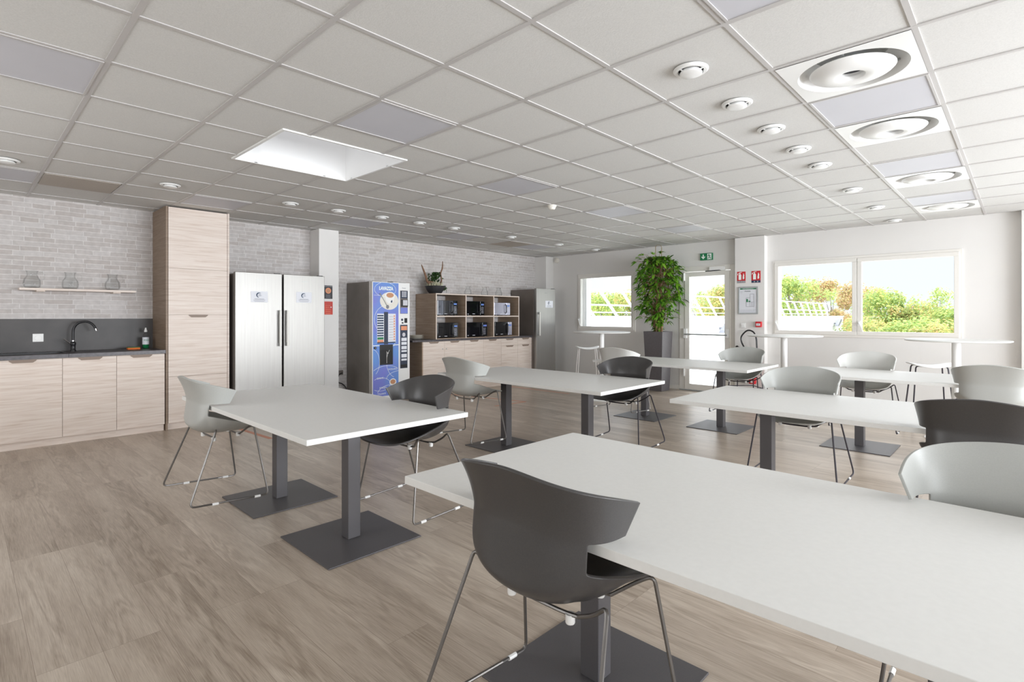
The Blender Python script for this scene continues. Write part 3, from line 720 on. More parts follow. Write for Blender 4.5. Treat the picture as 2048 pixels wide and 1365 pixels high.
# shelf and jugs
t = thing('wall_shelf', 'pale oak wall shelf with three glass jugs on the brick wall', 'shelf', (XW+.1, .95, 1.6))
MB().box(XW+.002, XW+.20, .45, 1.46, 1.60, 1.624).build('board', 'oak', t, bevel=.002)
for y in (.62, 1.28): MB().box(XW+.002, XW+.17, y-.035, y+.035, 1.588, 1.60).build('bracket', 'oakedge', t)
def jug(labels, places):
    base = None
    for (x, y, z, s, rz), lab, g in zip(places, labels[0], labels[1]):
        if base is None:
            base = o = thing('glass_jug', lab, 'jug')
            prof = [(.001, .004), (.05, .004), (.066, .015), (.072, .05), (.066, .09), (.046, .12), (.04, .145), (.044, .175), (.05, .182)]
            inner = [(r-.003 if r > .01 else r, h+(.003 if i < 2 else 0)) for i, (r, h) in enumerate(prof)][::-1]
            MB().lathe([(.001, .0), (.05, .0), (.069, .013), (.075, .05), (.069, .092), (.049, .122), (.043, .145), (.047, .175), (.053, .183)]+inner, (0, 0, 0), 28).build('jug_body', 'jugglass', o, True)
            MB().tube([(0, .045, .165), (0, .085, .165), (0, .102, .135), (0, .095, .10), (0, .068, .085)], .006, 8, 5).build('handle', 'jugglass', o, True)
            MB().lathe([(.0535, .181), (.0535, .185), (.049, .185)], (0, 0, 0), 28, cap=False).build('rim', 'jugglass', o, True)
        else:
            o = copy_tree(base); tag(o, lab)
        o.location = (x, y, z); o.rotation_euler = (0, 0, rz); o.scale = (s, s, s); tag(o, None, None, g)
jug((['clear glass jug nearest the camera on the oak wall shelf', 'clear glass jug in the middle of the oak wall shelf', 'clear glass jug nearest the tall cabinet on the oak wall shelf',
      'clear glass jug on the microwave shelves, nearest the driftwood bowl', 'clear glass jug on the microwave shelves, between two others', 'clear glass jug on the microwave shelves, nearest the far fridge'],
     ['glass jugs on the wall shelf']*3+['glass jugs on the microwave shelves']*3),
    [(XW+.10, .555, 1.625, 1, 0), (XW+.10, .87, 1.625, 1, .1), (XW+.10, 1.25, 1.625, 1, -.1), (-7.5, 6.56, 1.712, .9, 0), (-7.5, 6.98, 1.712, .9, -1), (-7.5, 7.36, 1.712, .9, .3)])

# tall cabinet
t = thing('tall_cabinet', 'floor to ceiling pale oak cabinet with four stacked fronts', 'cabinet', (-7.48, 2.0, 0))
MB().box(XW+.02, FRONT-.021, 1.684, 2.322, .075, 2.598).build('body', 'oakedge', t)
MB().box(XW+.003, FRONT+.004, 1.664, 1.684, 0, 2.60).build('side_panel', 'oakdark_shade', t, bevel=.001)
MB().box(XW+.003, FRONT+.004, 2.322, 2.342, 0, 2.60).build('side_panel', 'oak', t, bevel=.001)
MB().box(FRONT-.08, FRONT-.045, 1.684, 2.322, 0, .075).build('plinth', 'oak', t)
door_panel(1.688, 2.320, .078, .617, t, 'door', False); door_panel(1.688, 2.320, .617, 1.34, t, 'door', True, 2.0)
door_panel(1.688, 2.320, 1.34, 1.884, t, 'door', False); door_panel(1.688, 2.320, 1.884, 2.596, t, 'door', False)

# fridges
def fridge(y0, y1, xf, lab, hy, note=None, grp=None):
    t = thing('upright_fridge', lab, 'fridge', ((XW+xf)/2, (y0+y1)/2, 0), 0, grp)
    MB().box(XW+.03, xf-.075, y0, y1, .03, 1.86).build('cabinet', 'steelside', t, bevel=.004)
    MB().box(xf-.075, xf-.06, y0+.008, y1-.008, .05, 1.85).build('gasket', 'gasket', t)
    d = MB().box(xf-.06, xf, y0, y1, .04, 1.878).build('door', 'steel', t, bevel=.005, seg=3)
    m_ = MB(); m_.box(xf+.036, xf+.052, hy-.014, hy+.014, .93, 1.40); h = m_.build('handle', 'handle', d, bevel=.003)
    for z in (.93, 1.355): MB().box(xf, xf+.036, hy-.012, hy+.012, z, z+.045).build('handle_mount', 'alu', h)
    MB().box(xf-.05, xf-.01, y1-.09, y1-.02, 1.878, 1.887).build('hinge_cover', 'black', t)
    text('LIEBHERR', .018, 'brand_lettering', 'alu', d, (xf+.001, (y0+y1)/2+.0, 1.79), FX)
    if note:
        a, b, c, e = note
        s_ = MB().box(xf, xf+.0015, a, b, c, e).build('notice', 'paper', t)
        yc, zc = (a+b)/2, e-.05; x = xf+.002
        m2 = MB(); n = 20
        pts = [(x, yc+.032*math.cos(q), zc+.030*math.sin(q)) for q in [math.radians(60+200*k/n) for k in range(n+1)]]
        m2.tube(pts, .004, 6, 0, [.002+.005*math.sin(PI*k/n) for k in range(n+1)]); m2.build('emblem', 'navy', s_)
        text('Feel\nGood', .016, 'emblem_lettering', 'navy', s_, (x, yc+.005, zc+.002), FX)
        m2 = MB()
        for k, (hw, th_) in enumerate(((.06, .0025), (.075, .0014), (.07, .0014), (.06, .0014))): m2.box(x-.0005, x+.0003, yc-hw, yc+hw, zc-.048-.011*k-th_, zc-.048-.011*k+th_)
        m2.build('print_lines', 'inkgrey', s_)
    return t
fridge(2.385, 2.962, -7.10, 'stainless upright fridge next to the tall oak cabinet', 2.925, (2.568, 2.778, 1.50, 1.642), 'stainless fridges in the kitchen run')
fridge(2.985, 3.552, -7.10, 'stainless upright fridge next to the white pillar', 3.02, (3.150, 3.365, 1.505, 1.650), 'stainless fridges in the kitchen run')
fridge(7.975, 8.57, -7.05, 'single stainless fridge at the far end by the window wall', 8.03, (8.249, 8.487, 1.493, 1.633), 'stainless fridges in the kitchen run')

# posters on the near pillar
xp = -7.486
t = thing('burger_poster', 'small black burger poster on the white pillar beside the fridge', 'poster', (xp, 3.81, 1.68))
MB().box(xp, xp+.003, 3.742, 3.868, 1.58, 1.778).build('sheet', 'poster', t)
MB().lathe([(.044, 0), (.044, .001), (.001, .001)], (xp+.003, 3.802, 1.70), 24, 'x').build('plate_picture', 'orange', t)
MB().lathe([(.028, 0), (.028, .001), (.001, .001)], (xp+.004, 3.802, 1.70), 20, 'x').build('burger_picture', 'brown', t)
text('LES PLATS DU MOMENT', .013, 'lettering', 'paper', t, (xp+.004, 3.805, 1.764), FX)
m_ = MB()
for k in range(5): m_.box(xp+.003, xp+.0038, 3.765, 3.84-.01*(k % 2), 1.638-.011*k, 1.642-.011*k)
m_.build('print_lines', 'inkgrey', t)
t = thing('red_poster', 'small red poster below the black poster on the white pillar', 'poster', (xp, 3.81, 1.44))
MB().box(xp, xp+.003, 3.742, 3.872, 1.345, 1.54).build('sheet', 'redposter', t)
MB().lathe([(.009, 0), (.009, .001), (.001, .001)], (xp+.003, 3.845, 1.455), 14, 'x').build('white_dot', 'paper', t)
m_ = MB()
for k in range(5): m_.box(xp+.003, xp+.0038, 3.76, 3.83+.006*(k % 3), 1.36+.03*k, 1.363+.03*k)
m_.build('print_lines', 'orange', t)
# cable and socket between pillar and vending machine
t = thing('power_cable', 'black power cable plugged in beside the vending machine', 'cable', (XW, 4.1, .45))
MB().box(XW, XW+.02, 4.11, 4.19, .40, .47).build('socket_plate', 'steelside', t)
MB().tube([(XW+.03, 4.17, .43), (XW+.05, 4.10, .40), (XW+.06, 4.08, .30), (XW+.05, 4.16, .26), (XW+.06, 4.22, .18), (XW+.07, 4.21, .02), (XW+.09, 4.18, .012)], .008, 8, 6).build('cord', 'black', t, True)

# ------------------------------------------------------------------ vending machine
t = thing('vending_machine', 'tall coffee vending machine with blue cup artwork', 'vending machine', (-7.44, 4.62, 0))
VX = -7.10
MB().box(XW+.02, VX-.07, 4.257, 4.98, .03, 1.842).build('cabinet', 'vendside', t, bevel=.004)
MB().box(VX-.066, VX-.008, 4.257, 4.98, .05, 1.845).build('door_frame', 'vendside', t, bevel=.003)
MB().box(VX-.008, VX, 4.305, 4.98, .05, 1.845).build('front_panel', 'white', t, bevel=.002)
bl = MB().box(VX, VX+.004, 4.318, 4.768, .10, 1.835).build('artwork_panel', 'blue', t)
for y in (4.32, 4.90):
    MB().box(XW+.06, XW+.12, y, y+.05, 0, .03).build('foot', 'black', t); MB().box(VX-.15, VX-.09, y, y+.05, 0, .03).build('foot', 'black', t)
x = VX+.0045
text('LAVAZZA', .072, 'brand_lettering', 'signwhite', bl, (x, 4.545, 1.745), FX, bold=.0035, sx=.78)
m_ = MB()
def arc(yc, zc, ry, rz, a0, a1, r=.0028, n=22):
    pts = []
    for k in range(n+1):
        a = math.radians(a0+(a1-a0)*k/n); yy, zz = yc+ry*math.cos(a), zc+rz*math.sin(a)
        if 4.32 < yy < 4.766 and .102 < zz < 1.833: pts.append((x, yy, zz))
        else:
            if len(pts) > 1: m_.tube(pts, r, 6)
            pts = []
    if len(pts) > 1: m_.tube(pts, r, 6)
arc(4.53, 1.73, .19, .11, 0, 360); arc(4.36, 1.50, .30, .14, 30, 120); arc(4.56, 1.27, .22, .22, 90, 250)
arc(4.30, .62, .13, .20, -60, 80); arc(4.75, .62, .20, .26, 100, 250); arc(4.55, .40, .28, .16, 20, 200); arc(4.45, .28, .17, .10, 0, 360)
arc(4.80, .35, .25, .12, 60, 180); arc(4.60, .10, .22, .16, 20, 160); arc(4.4, .9, .3, .1, -60, 60)
m_.build('swirl_lines', 'signwhite', bl)
sau = MB(); n = 40
pl = []
for k in range(n):
    a = 2*PI*k/n; yy, zz = 4.600+.165*math.cos(a), 1.555+.135*math.sin(a)
    pl.append((min(yy, 4.767), zz))
sau.prism(pl, 'x', VX+.004, VX+.006).build('saucer_picture', 'ivory', bl)
def disc(yc, zc, ry, rz, x0, x1, name, m, par=bl): MB().prism([(yc+ry*math.cos(2*PI*k/28), zc+rz*math.sin(2*PI*k/28)) for k in range(28)], 'x', x0, x1).build(name, m, par)
MB().prism([(4.52, 1.64), (4.70, 1.64), (4.67, 1.545), (4.63, 1.515), (4.585, 1.515), (4.545, 1.55)], 'x', VX+.0062, VX+.0075).build('cup_picture', 'white', bl)
disc(4.61, 1.645, .09, .052, VX+.0063, VX+.008, 'cup_rim_picture', 'white'); disc(4.612, 1.645, .066, .038, VX+.0081, VX+.009, 'coffee_picture', 'brown')
MB().prism([(4.625, 1.555), (4.65, 1.575), (4.655, 1.54), (4.63, 1.525)], 'x', VX+.0076, VX+.0082).build('cup_emblem', 'navy', bl)
MB().tube([(VX+.008, 4.43, 1.67), (VX+.008, 4.50, 1.57), (VX+.008, 4.55, 1.49)], .008, 6, 0, [.010, .006, .006]).build('spoon_picture', 'alu', bl)
disc(4.568, 1.465, .026, .03, VX+.0065, VX+.009, 'spoon_bowl_picture', 'inkgrey')
# menu with rows of labels and dark key strip
menu = MB().box(VX+.004, VX+.007, 4.385, 4.715, .905, 1.36).build('drinks_menu', 'paper', t)
m_ = MB()
for k in range(9): m_.box(VX+.007, VX+.0078, 4.388, 4.497, 1.34-.038*k, 1.318-.038*k)
m_.build('menu_row', 'navy', menu)
m_ = MB(); m2 = MB()
for k in range(10):
    z = 1.335-.040*k
    m_.box(VX+.007, VX+.0078, 4.70, 4.678, z, z-.026); m2.box(VX+.007, VX+.0078, 4.595, 4.668, z-.02, z-.024)
m_.build('menu_icon', 'orange', menu); m2.build('menu_row', 'inkgrey', menu)
MB().box(VX+.0078, VX+.0084, 4.39, 4.495, .965, 1.0).build('green_offer', 'green', menu); MB().box(VX+.0078, VX+.0084, 4.39, 4.495, .925, .96).build('orange_offer', 'orange', menu)
MB().box(VX+.0078, VX+.0084, 4.386, 4.71, .905, .925).build('menu_footer', 'navy', menu)
ks = MB().box(VX+.007, VX+.012, 4.505, 4.575, .89, 1.385).build('selection_strip', 'ink', t, bevel=.002)
m_ = MB()
for k in range(11): m_.box(VX+.012, VX+.014, 4.545, 4.566, 1.34-.04*k, 1.32-.04*k)
m_.build('selection_button', 'navy', ks)
MB().box(VX+.003, VX+.0055, 4.318, 4.768, .868, .88).build('trim_strip', 'signwhite', t)
m_ = MB(); m_.box(VX+.004, VX+.012, 4.43, 4.445, .575, .885).box(VX+.004, VX+.012, 4.648, 4.663, .575, .885).box(VX+.004, VX+.012, 4.445, 4.648, .80, .885).box(VX+.004, VX+.012, 4.445, 4.648, .575, .60)
hatch = m_.build('cup_hatch', 'black', t, bevel=.003)
MB().box(VX+.0042, VX+.006, 4.445, 4.648, .60, .80).build('hatch_interior', 'slot', hatch)
MB().box(VX+.006, VX+.022, 4.54, 4.548, .60, .78).build('divider', 'chrome', hatch); MB().cyl((VX+.012, 4.565, .755), .012, .008, 'x', 14).build('spout', 'chrome', hatch)
MB().cyl((VX+.004, 4.352, .84), .020, .012, 'x', 18).build('door_lock', 'black', t, True); MB().cyl((VX+.016, 4.352, .84), .008, .004, 'x', 14).build('lock_core', 'chrome', t)
for s_, yy, zz, rr in (('EXCELLENCE', 4.665, .50, -.02), ('QUALITÉ', 4.44, .375, .12), ('ESPRESSO', 4.49, .225, -.12), ('ITALIANITÉ', 4.47, .135, .1)):
    text(s_, .036, 'slogan_lettering', 'signwhite', bl, (x, yy, zz), (PI/2, rr*0, PI/2), sx=.8)
disc(4.665, .30, .062, .055, VX+.0045, VX+.006, 'small_cup_picture', 'white'); disc(4.665, .305, .046, .036, VX+.006, VX+.007, 'small_coffee_picture', 'brown')
# coin side
kp = MB().box(VX, VX+.006, 4.80, 4.94, 1.36, 1.725).build('payment_unit', 'steelside', t, bevel=.002)
MB().box(VX+.006, VX+.009, 4.805, 4.935, 1.60, 1.72).build('keypad', 'ink', kp)
m_ = MB()
for i in range(3):
    for j in range(4): m_.box(VX+.009, VX+.011, 4.83+.03*i, 4.85+.03*i, 1.625+.023*j, 1.64+.023*j)
m_.build('key', 'paper', kp)
MB().box(VX+.006, VX+.02, 4.81, 4.935, 1.47, 1.585).build('card_reader', 'black', kp, bevel=.004); MB().box(VX+.02, VX+.021, 4.84, 4.925, 1.49, 1.575).build('reader_screen', 'led', kp)
MB().box(VX+.006, VX+.009, 4.805, 4.935, 1.365, 1.455).build('info_sticker', 'blue', kp)
MB().cyl((VX, 4.835, 1.265), .018, .006, 'x', 16).build('coin_button', 'ink', t); MB().box(VX, VX+.006, 4.88, 4.93, 1.215, 1.29).build('coin_slot', 'slot', t); MB().box(VX, VX+.004, 4.83, 4.86, 1.205, 1.225).build('note_slot', 'slot', t)
cs = MB().box(VX, VX+.006, 4.80, 4.935, .50, 1.185).build('notice_strip', 'ink', t, bevel=.002)
MB().box(VX+.006, VX+.007, 4.815, 4.925, 1.10, 1.165).build('orange_notice', 'orange', cs); disc(4.865, 1.03, .028, .032, VX+.006, VX+.008, 'round_badge', 'led', cs)
m_ = MB()
for z, h_ in ((.93, .05), (.87, .045), (.80, .05), (.755, .03), (.67, .055), (.62, .03)): m_.box(VX+.006, VX+.007, 4.82, 4.92, z, z+h_)
m_.build('small_notice', 'paper', cs); MB().box(VX+.006, VX+.012, 4.81, 4.92, .51, .56).build('coin_return', 'slot', cs)
text('Zanussi', .022, 'maker_lettering', 'inkgrey', t, (VX+.001, 4.87, 1.765), FX)
MB().lathe([(.05, 0), (.045, .02), (.001, .022)], (VX-.12, 4.70, 1.842), 16).build('top_fitting', 'black', t); MB().box(VX-.10, VX-.05, 4.84, 4.94, 1.842, 1.852).build('top_fitting', 'black', t)

# ------------------------------------------------------------------ second cabinet run with microwave shelves
base_cab(5.30, 6.20, 'pale oak base cabinet with two locked doors beside the vending machine', [(5.30, 5.75, .078, .89, 'door', True, None, (5.71, .76)), (5.75, 6.20, .078, .89, 'door', True, None, (5.79, .76))])
base_cab(6.20, 7.12, 'pale oak base cabinet with two plain doors below the middle microwaves', [(6.20, 6.66, .078, .89), (6.66, 7.12, .078, .89)])
base_cab(7.12, 8.02, 'pale oak base cabinet with two top drawers below the right microwaves', [(7.12, 7.57, .078, .758), (7.57, 8.02, .078, .758), (7.12, 7.57, .758, .89, 'drawer'), (7.57, 8.02, .758, .89, 'drawer')])
MB().box(XW+.02, FRONT, 5.28, 5.30, 0, .893).build('side_panel', 'oakside_shade', [o for o in bpy.data.objects if o.get('label', '').startswith('pale oak base cabinet with two locked')][0])
tag(MB().box(XW, FRONT+.02, 5.08, 8.03, .895, .927).build('sideboard_worktop', 'worktop', bevel=.002), 'dark slate worktop carrying the microwave shelves', 'worktop')
t = thing('microwave_shelf_unit', 'open pale oak shelf unit of six compartments holding microwaves', 'shelf unit', (-7.49, 6.6, .928))
SX0, SX1, S0, S1, SZ0, SZ1 = XW+.01, -7.20, 5.58, 7.63, .928, 1.71
MB().box(SX0, SX1, S0, S0+.02, SZ0, SZ1).build('side_panel', 'oakside_shade', t); MB().box(SX0, SX1, S1-.02, S1, SZ0, SZ1).build('side_panel', 'oakside_shade', t)
MB().box(SX0, SX1, S0+.02, S1-.02, SZ1-.02, SZ1).build('top_panel', 'oakside_shade', t); MB().box(SX0, SX1, S0+.02, S1-.02, SZ0, SZ0+.012).build('bottom_panel', 'oakside_shade', t)
for y in (6.252, 6.937): MB().box(SX0, SX1, y-.01, y+.01, SZ0+.012, SZ1-.02).build('divider', 'oakside_shade', t)
for a, b in ((S0+.02, 6.242), (6.262, 6.927), (6.947, S1-.02)): MB().box(SX0, SX1, a, b, 1.308, 1.328).build('shelf_board', 'oakside_shade', t)
m_ = MB()
for y in (S0+.01, 6.252, 6.937, S1-.01): m_.box(SX1, SX1+.002, y-.0105, y+.0105, SZ0, SZ1)
m_.box(SX1, SX1+.0018, S0, S1, SZ1-.02, SZ1).box(SX1, SX1+.0018, S0, S1, 1.308, 1.328)
m_.build('edge_banding', 'oakedge', t)
M['silver'] = mat('silver_fascia_and_reflection', srgb(190, 190, 205), .22, .6)
M['mirror'] = mat('mirrored_door_glass', (.20, .21, .24), .03, .9)
def microwave(y0, y1, z, lab, face='blackgloss', fascia='blackgloss', hgt=.265):
    xf = -7.25; d = .33
    t = thing('microwave_oven', lab, 'microwave', (xf-d/2, (y0+y1)/2, z), 0, 'microwaves in the oak shelf unit')
    MB().box(xf-d, xf-.012, y0, y1, z+.012, z+hgt).build('housing', 'black', t, bevel=.004)
    yc = y0+(y1-y0)*.76
    dr = MB().box(xf-.012, xf, y0+.002, yc, z+.014, z+hgt-.002).build('door', face, t, bevel=.003)
    MB().box(xf-.012, xf-.001, yc+.002, y1-.002, z+.014, z+hgt-.002).build('control_panel', fascia, t, bevel=.003)
    m_ = MB(); m_.tube([(xf, yc-.03, z+.05), (xf+.025, yc-.03, z+.065), (xf+.03, yc-.03, z+.13), (xf+.03, yc-.03, z+hgt-.10), (xf+.025, yc-.03, z+hgt-.05), (xf, yc-.03, z+hgt-.035)], .010, 8, 3); m_.build('handle', 'black', dr, True)
    MB().box(xf-.001, xf+.001, yc+.02, y1-.02, z+hgt-.075, z+hgt-.045).build('display', 'blue', t)
    m_ = MB()
    for i in range(2):
        for j in range(5): m_.box(xf-.001, xf+.0015, yc+.022+.032*i, yc+.046+.032*i, z+.045+.026*j, z+.058+.026*j)
    m_.build('button', 'silver', t)
    m_ = MB(); m_.box(xf, xf+.001, y0+.03, y0+.06, z+.028, z+.036).box(xf, xf+.001, y0+.15, y0+.21, z+.03, z+.038); m_.build('badge', 'paper', dr)
    for a in (y0+.04, y1-.06):
        for b in (xf-.05, xf-d+.03): MB().box(b, b+.02, a, a+.02, z, z+.012).build('foot', 'black', t)
microwave(5.655, 6.10, 1.328, 'black microwave with sky reflection, upper shelf nearest the driftwood bowl', 'mirror')
microwave(6.30, 6.75, 1.328, 'plain black microwave in the middle of the upper shelf')
microwave(7.00, 7.43, 1.328, 'microwave with a painted silver reflection and black handle on the upper shelf', 'silver', 'silver', .25)  # silver look is a reflection put into door and fascia colour
microwave(5.655, 6.11, .94, 'black microwave on the lower shelf beside the white dishes')
microwave(6.30, 6.82, .94, 'widest black microwave in the middle of the lower shelf')
microwave(7.02, 7.48, .941, 'black microwave with silver controls, lower shelf nearest the far fridge', 'blackgloss', 'silver')
t = thing('dish_stack', 'stack of ivory dishes on the worktop beside the vending machine', 'dishes', (-7.45, 5.36, .928))
for k, r_ in enumerate((.13, .125, .12)): MB().lathe([(.07, .004+.022*k), (r_, .028+.022*k), (r_+.004, .030+.022*k), (r_-.01, .030+.022*k), (.06, .012+.022*k)], (-7.45, 5.36, .927), 32).build('dish', 'ivory', t, True)

# driftwood bowl
bx, by, bz = -7.47, 5.775, 1.712
t = thing('driftwood_arrangement', 'charcoal bowl with driftwood and greenery on the microwave shelves', 'plant', (bx, by, bz))
MB().lathe([(.10, 0), (.105, .003), (.155, .075), (.178, .135), (.172, .137), (.15, .12), (.001, .11)], (bx, by, bz), 32).build('bowl', 'bowl', t, True)
m_ = MB(); m_.tube([(bx, by-.10, bz+.16), (bx, by-.17, bz+.21), (bx+.02, by-.22, bz+.30), (bx+.02, by-.28, bz+.43), (bx+.02, by-.31, bz+.49)], .018, 8, 4, [.022, .02, .018, .014, .006])
m_.tube([(bx, by-.18, bz+.21), (bx, by-.04, bz+.20), (bx, by+.05, bz+.17)], .014, 8, 3)
m_.tube([(bx, by+.09, bz+.15), (bx+.01, by+.13, bz+.24), (bx, by+.12, bz+.36), (bx+.01, by+.15, bz+.46), (bx+.01, by+.155, bz+.58)], .015, 8, 4, [.016, .016, .013, .014, .006]); m_.build('driftwood', 'drift', t, True)
m_ = MB()
for k in range(130):
    a, r_ = R.uniform(0, 2*PI), R.uniform(0, .13); m_.tube([(bx+r_*math.cos(a), by+r_*math.sin(a), bz+.11), (bx+1.15*r_*math.cos(a), by+1.15*r_*math.sin(a), bz+.16+R.uniform(0, .10)*(1-r_/.18))], .007, 5, 0, [.009, .004])
m_.build('pale_moss', 'pebble', t)
def leaf_at(m_, p, d, L, wd, droop=.3, up=Vector((0, 0, 1))):
    d = d.normalized(); s_ = d.cross(up)
    if s_.length < .05: s_ = Vector((1, 0, 0))
    s_.normalize(); roll = R.uniform(-.8, .8); nrm = s_.cross(d); s_ = s_*math.cos(roll)+nrm*math.sin(roll)
    pts = []
    for t_, w2 in ((0, .05), (.3, .9), (.6, 1.), (.85, .5), (1, .03)):
        c = p+d*L*t_-up*droop*L*t_*t_
        pts += [c-s_*wd*w2, c+s_*wd*w2]
    m_.add(pts, [(0, 1, 3, 2), (2, 3, 5, 4), (4, 5, 7, 6), (6, 7, 9, 8)])
m_ = MB()
for k in range(260):
    a = R.uniform(0, 2*PI); r_ = R.uniform(0, .1); p = Vector((bx-.02+r_*math.cos(a)*.7, by+.0+r_*math.sin(a)*1.3, bz+.19+R.uniform(0, .17)))
    leaf_at(m_, p, Vector((R.uniform(-1, 1), R.uniform(-1, 1), R.uniform(-.1, 1.2))), R.uniform(.04, .06), .016, .1)
for k in range(24):
    p = Vector((bx+.06, by+.17+R.uniform(-.02, .03), bz+.16-R.uniform(0, .10))); leaf_at(m_, p, Vector((R.uniform(-1, 1), R.uniform(-1, 1), R.uniform(-1, .2))), .04, .009, .2)
m_.build('greenery', 'leaf2', t)
MB().tube([(bx+.05, by+.14, bz+.14), (bx+.07, by+.18, bz+.10), (bx+.07, by+.195, bz+.02)], .003, 5, 4).build('tendril', 'leaf2', t)

# ------------------------------------------------------------------ floor tape
m_ = MB()
for (a, b) in (((-6.75, 2.28), (-5.89, 2.34)), ((-7.0, 5.75), (-5.57, 6.05)), ((-5.57, 6.05), (-5.63, 5.45)), ((-7.0, 7.15), (-5.60, 7.17))):
    d = (Vector((*b, 0))-Vector((*a, 0))).normalized(); s_ = Vector((-d.y, d.x, 0))*.025
    A_, B_ = Vector((*a, 0)), Vector((*b, 0))
    lo = [A_-s_, B_-s_, B_+s_, A_+s_]
    m_.prism([(q.x, q.y) for q in lo], 'z', .0004, .0012)
tag(m_.build('floor_tape', 'tape'), 'faded orange marking tape on the floor by the vending machine', 'floor tape')

# ------------------------------------------------------------------ canteen tables
TZ = .745
def table():
    t = thing('canteen_table', '', 'table')
    MB().box(-1, 1, -.5, .5, TZ-.028, TZ).build('tabletop', 'tabletop', t, bevel=.0015, local=True)
    for s_ in (-1, 1):
        x = .51*s_
        MB().box(x-.30, x+.30, -.295, .295, 0, .008).build('base_plate', 'basemetal', t, bevel=.002, local=True)
        MB().box(x-.04, x+.04, -.04, .04, .008, TZ-.06).build('column', 'basemetal', t, bevel=.003, local=True)
        m_ = MB(); h0, h1 = TZ-.075, TZ-.028
        # tapered spider bracket
        m_.prism([(x-.26, h1), (x-.26, h1-.008), (x-.04, h0), (x+.04, h0), (x+.26, h1-.008), (x+.26, h1)], 'y', -.02, .02)
        m_.prism([(-.26, h1), (-.26, h1-.008), (-.04, h0), (.04, h0), (.26, h1-.008), (.26, h1)], 'x', x-.02, x+.02)
        m_.build('mounting_bracket', 'basemetal', t, local=True)
    return t
tb = table()
TB = [(-.635, 1.625, 'large white rectangular table nearest the camera, cut by the frame'), (-3.435, 1.63, 'white rectangular table in front of the double fridges'),
      (-3.335, 3.882, 'white rectangular table in front of the microwave shelves'), (-.80, 3.945, 'white rectangular table in the middle row on the window side'),
      (-3.13, 6.29, 'white rectangular table in the far row before the glass door'), (-.70, 6.345, 'white rectangular table in the far row below the big window')]
for i, (x, y, lab) in enumerate(TB):
    o = tb if i == 0 else copy_tree(tb)
    o.location = (x, y, 0); tag(o, lab, None, 'white canteen tables')

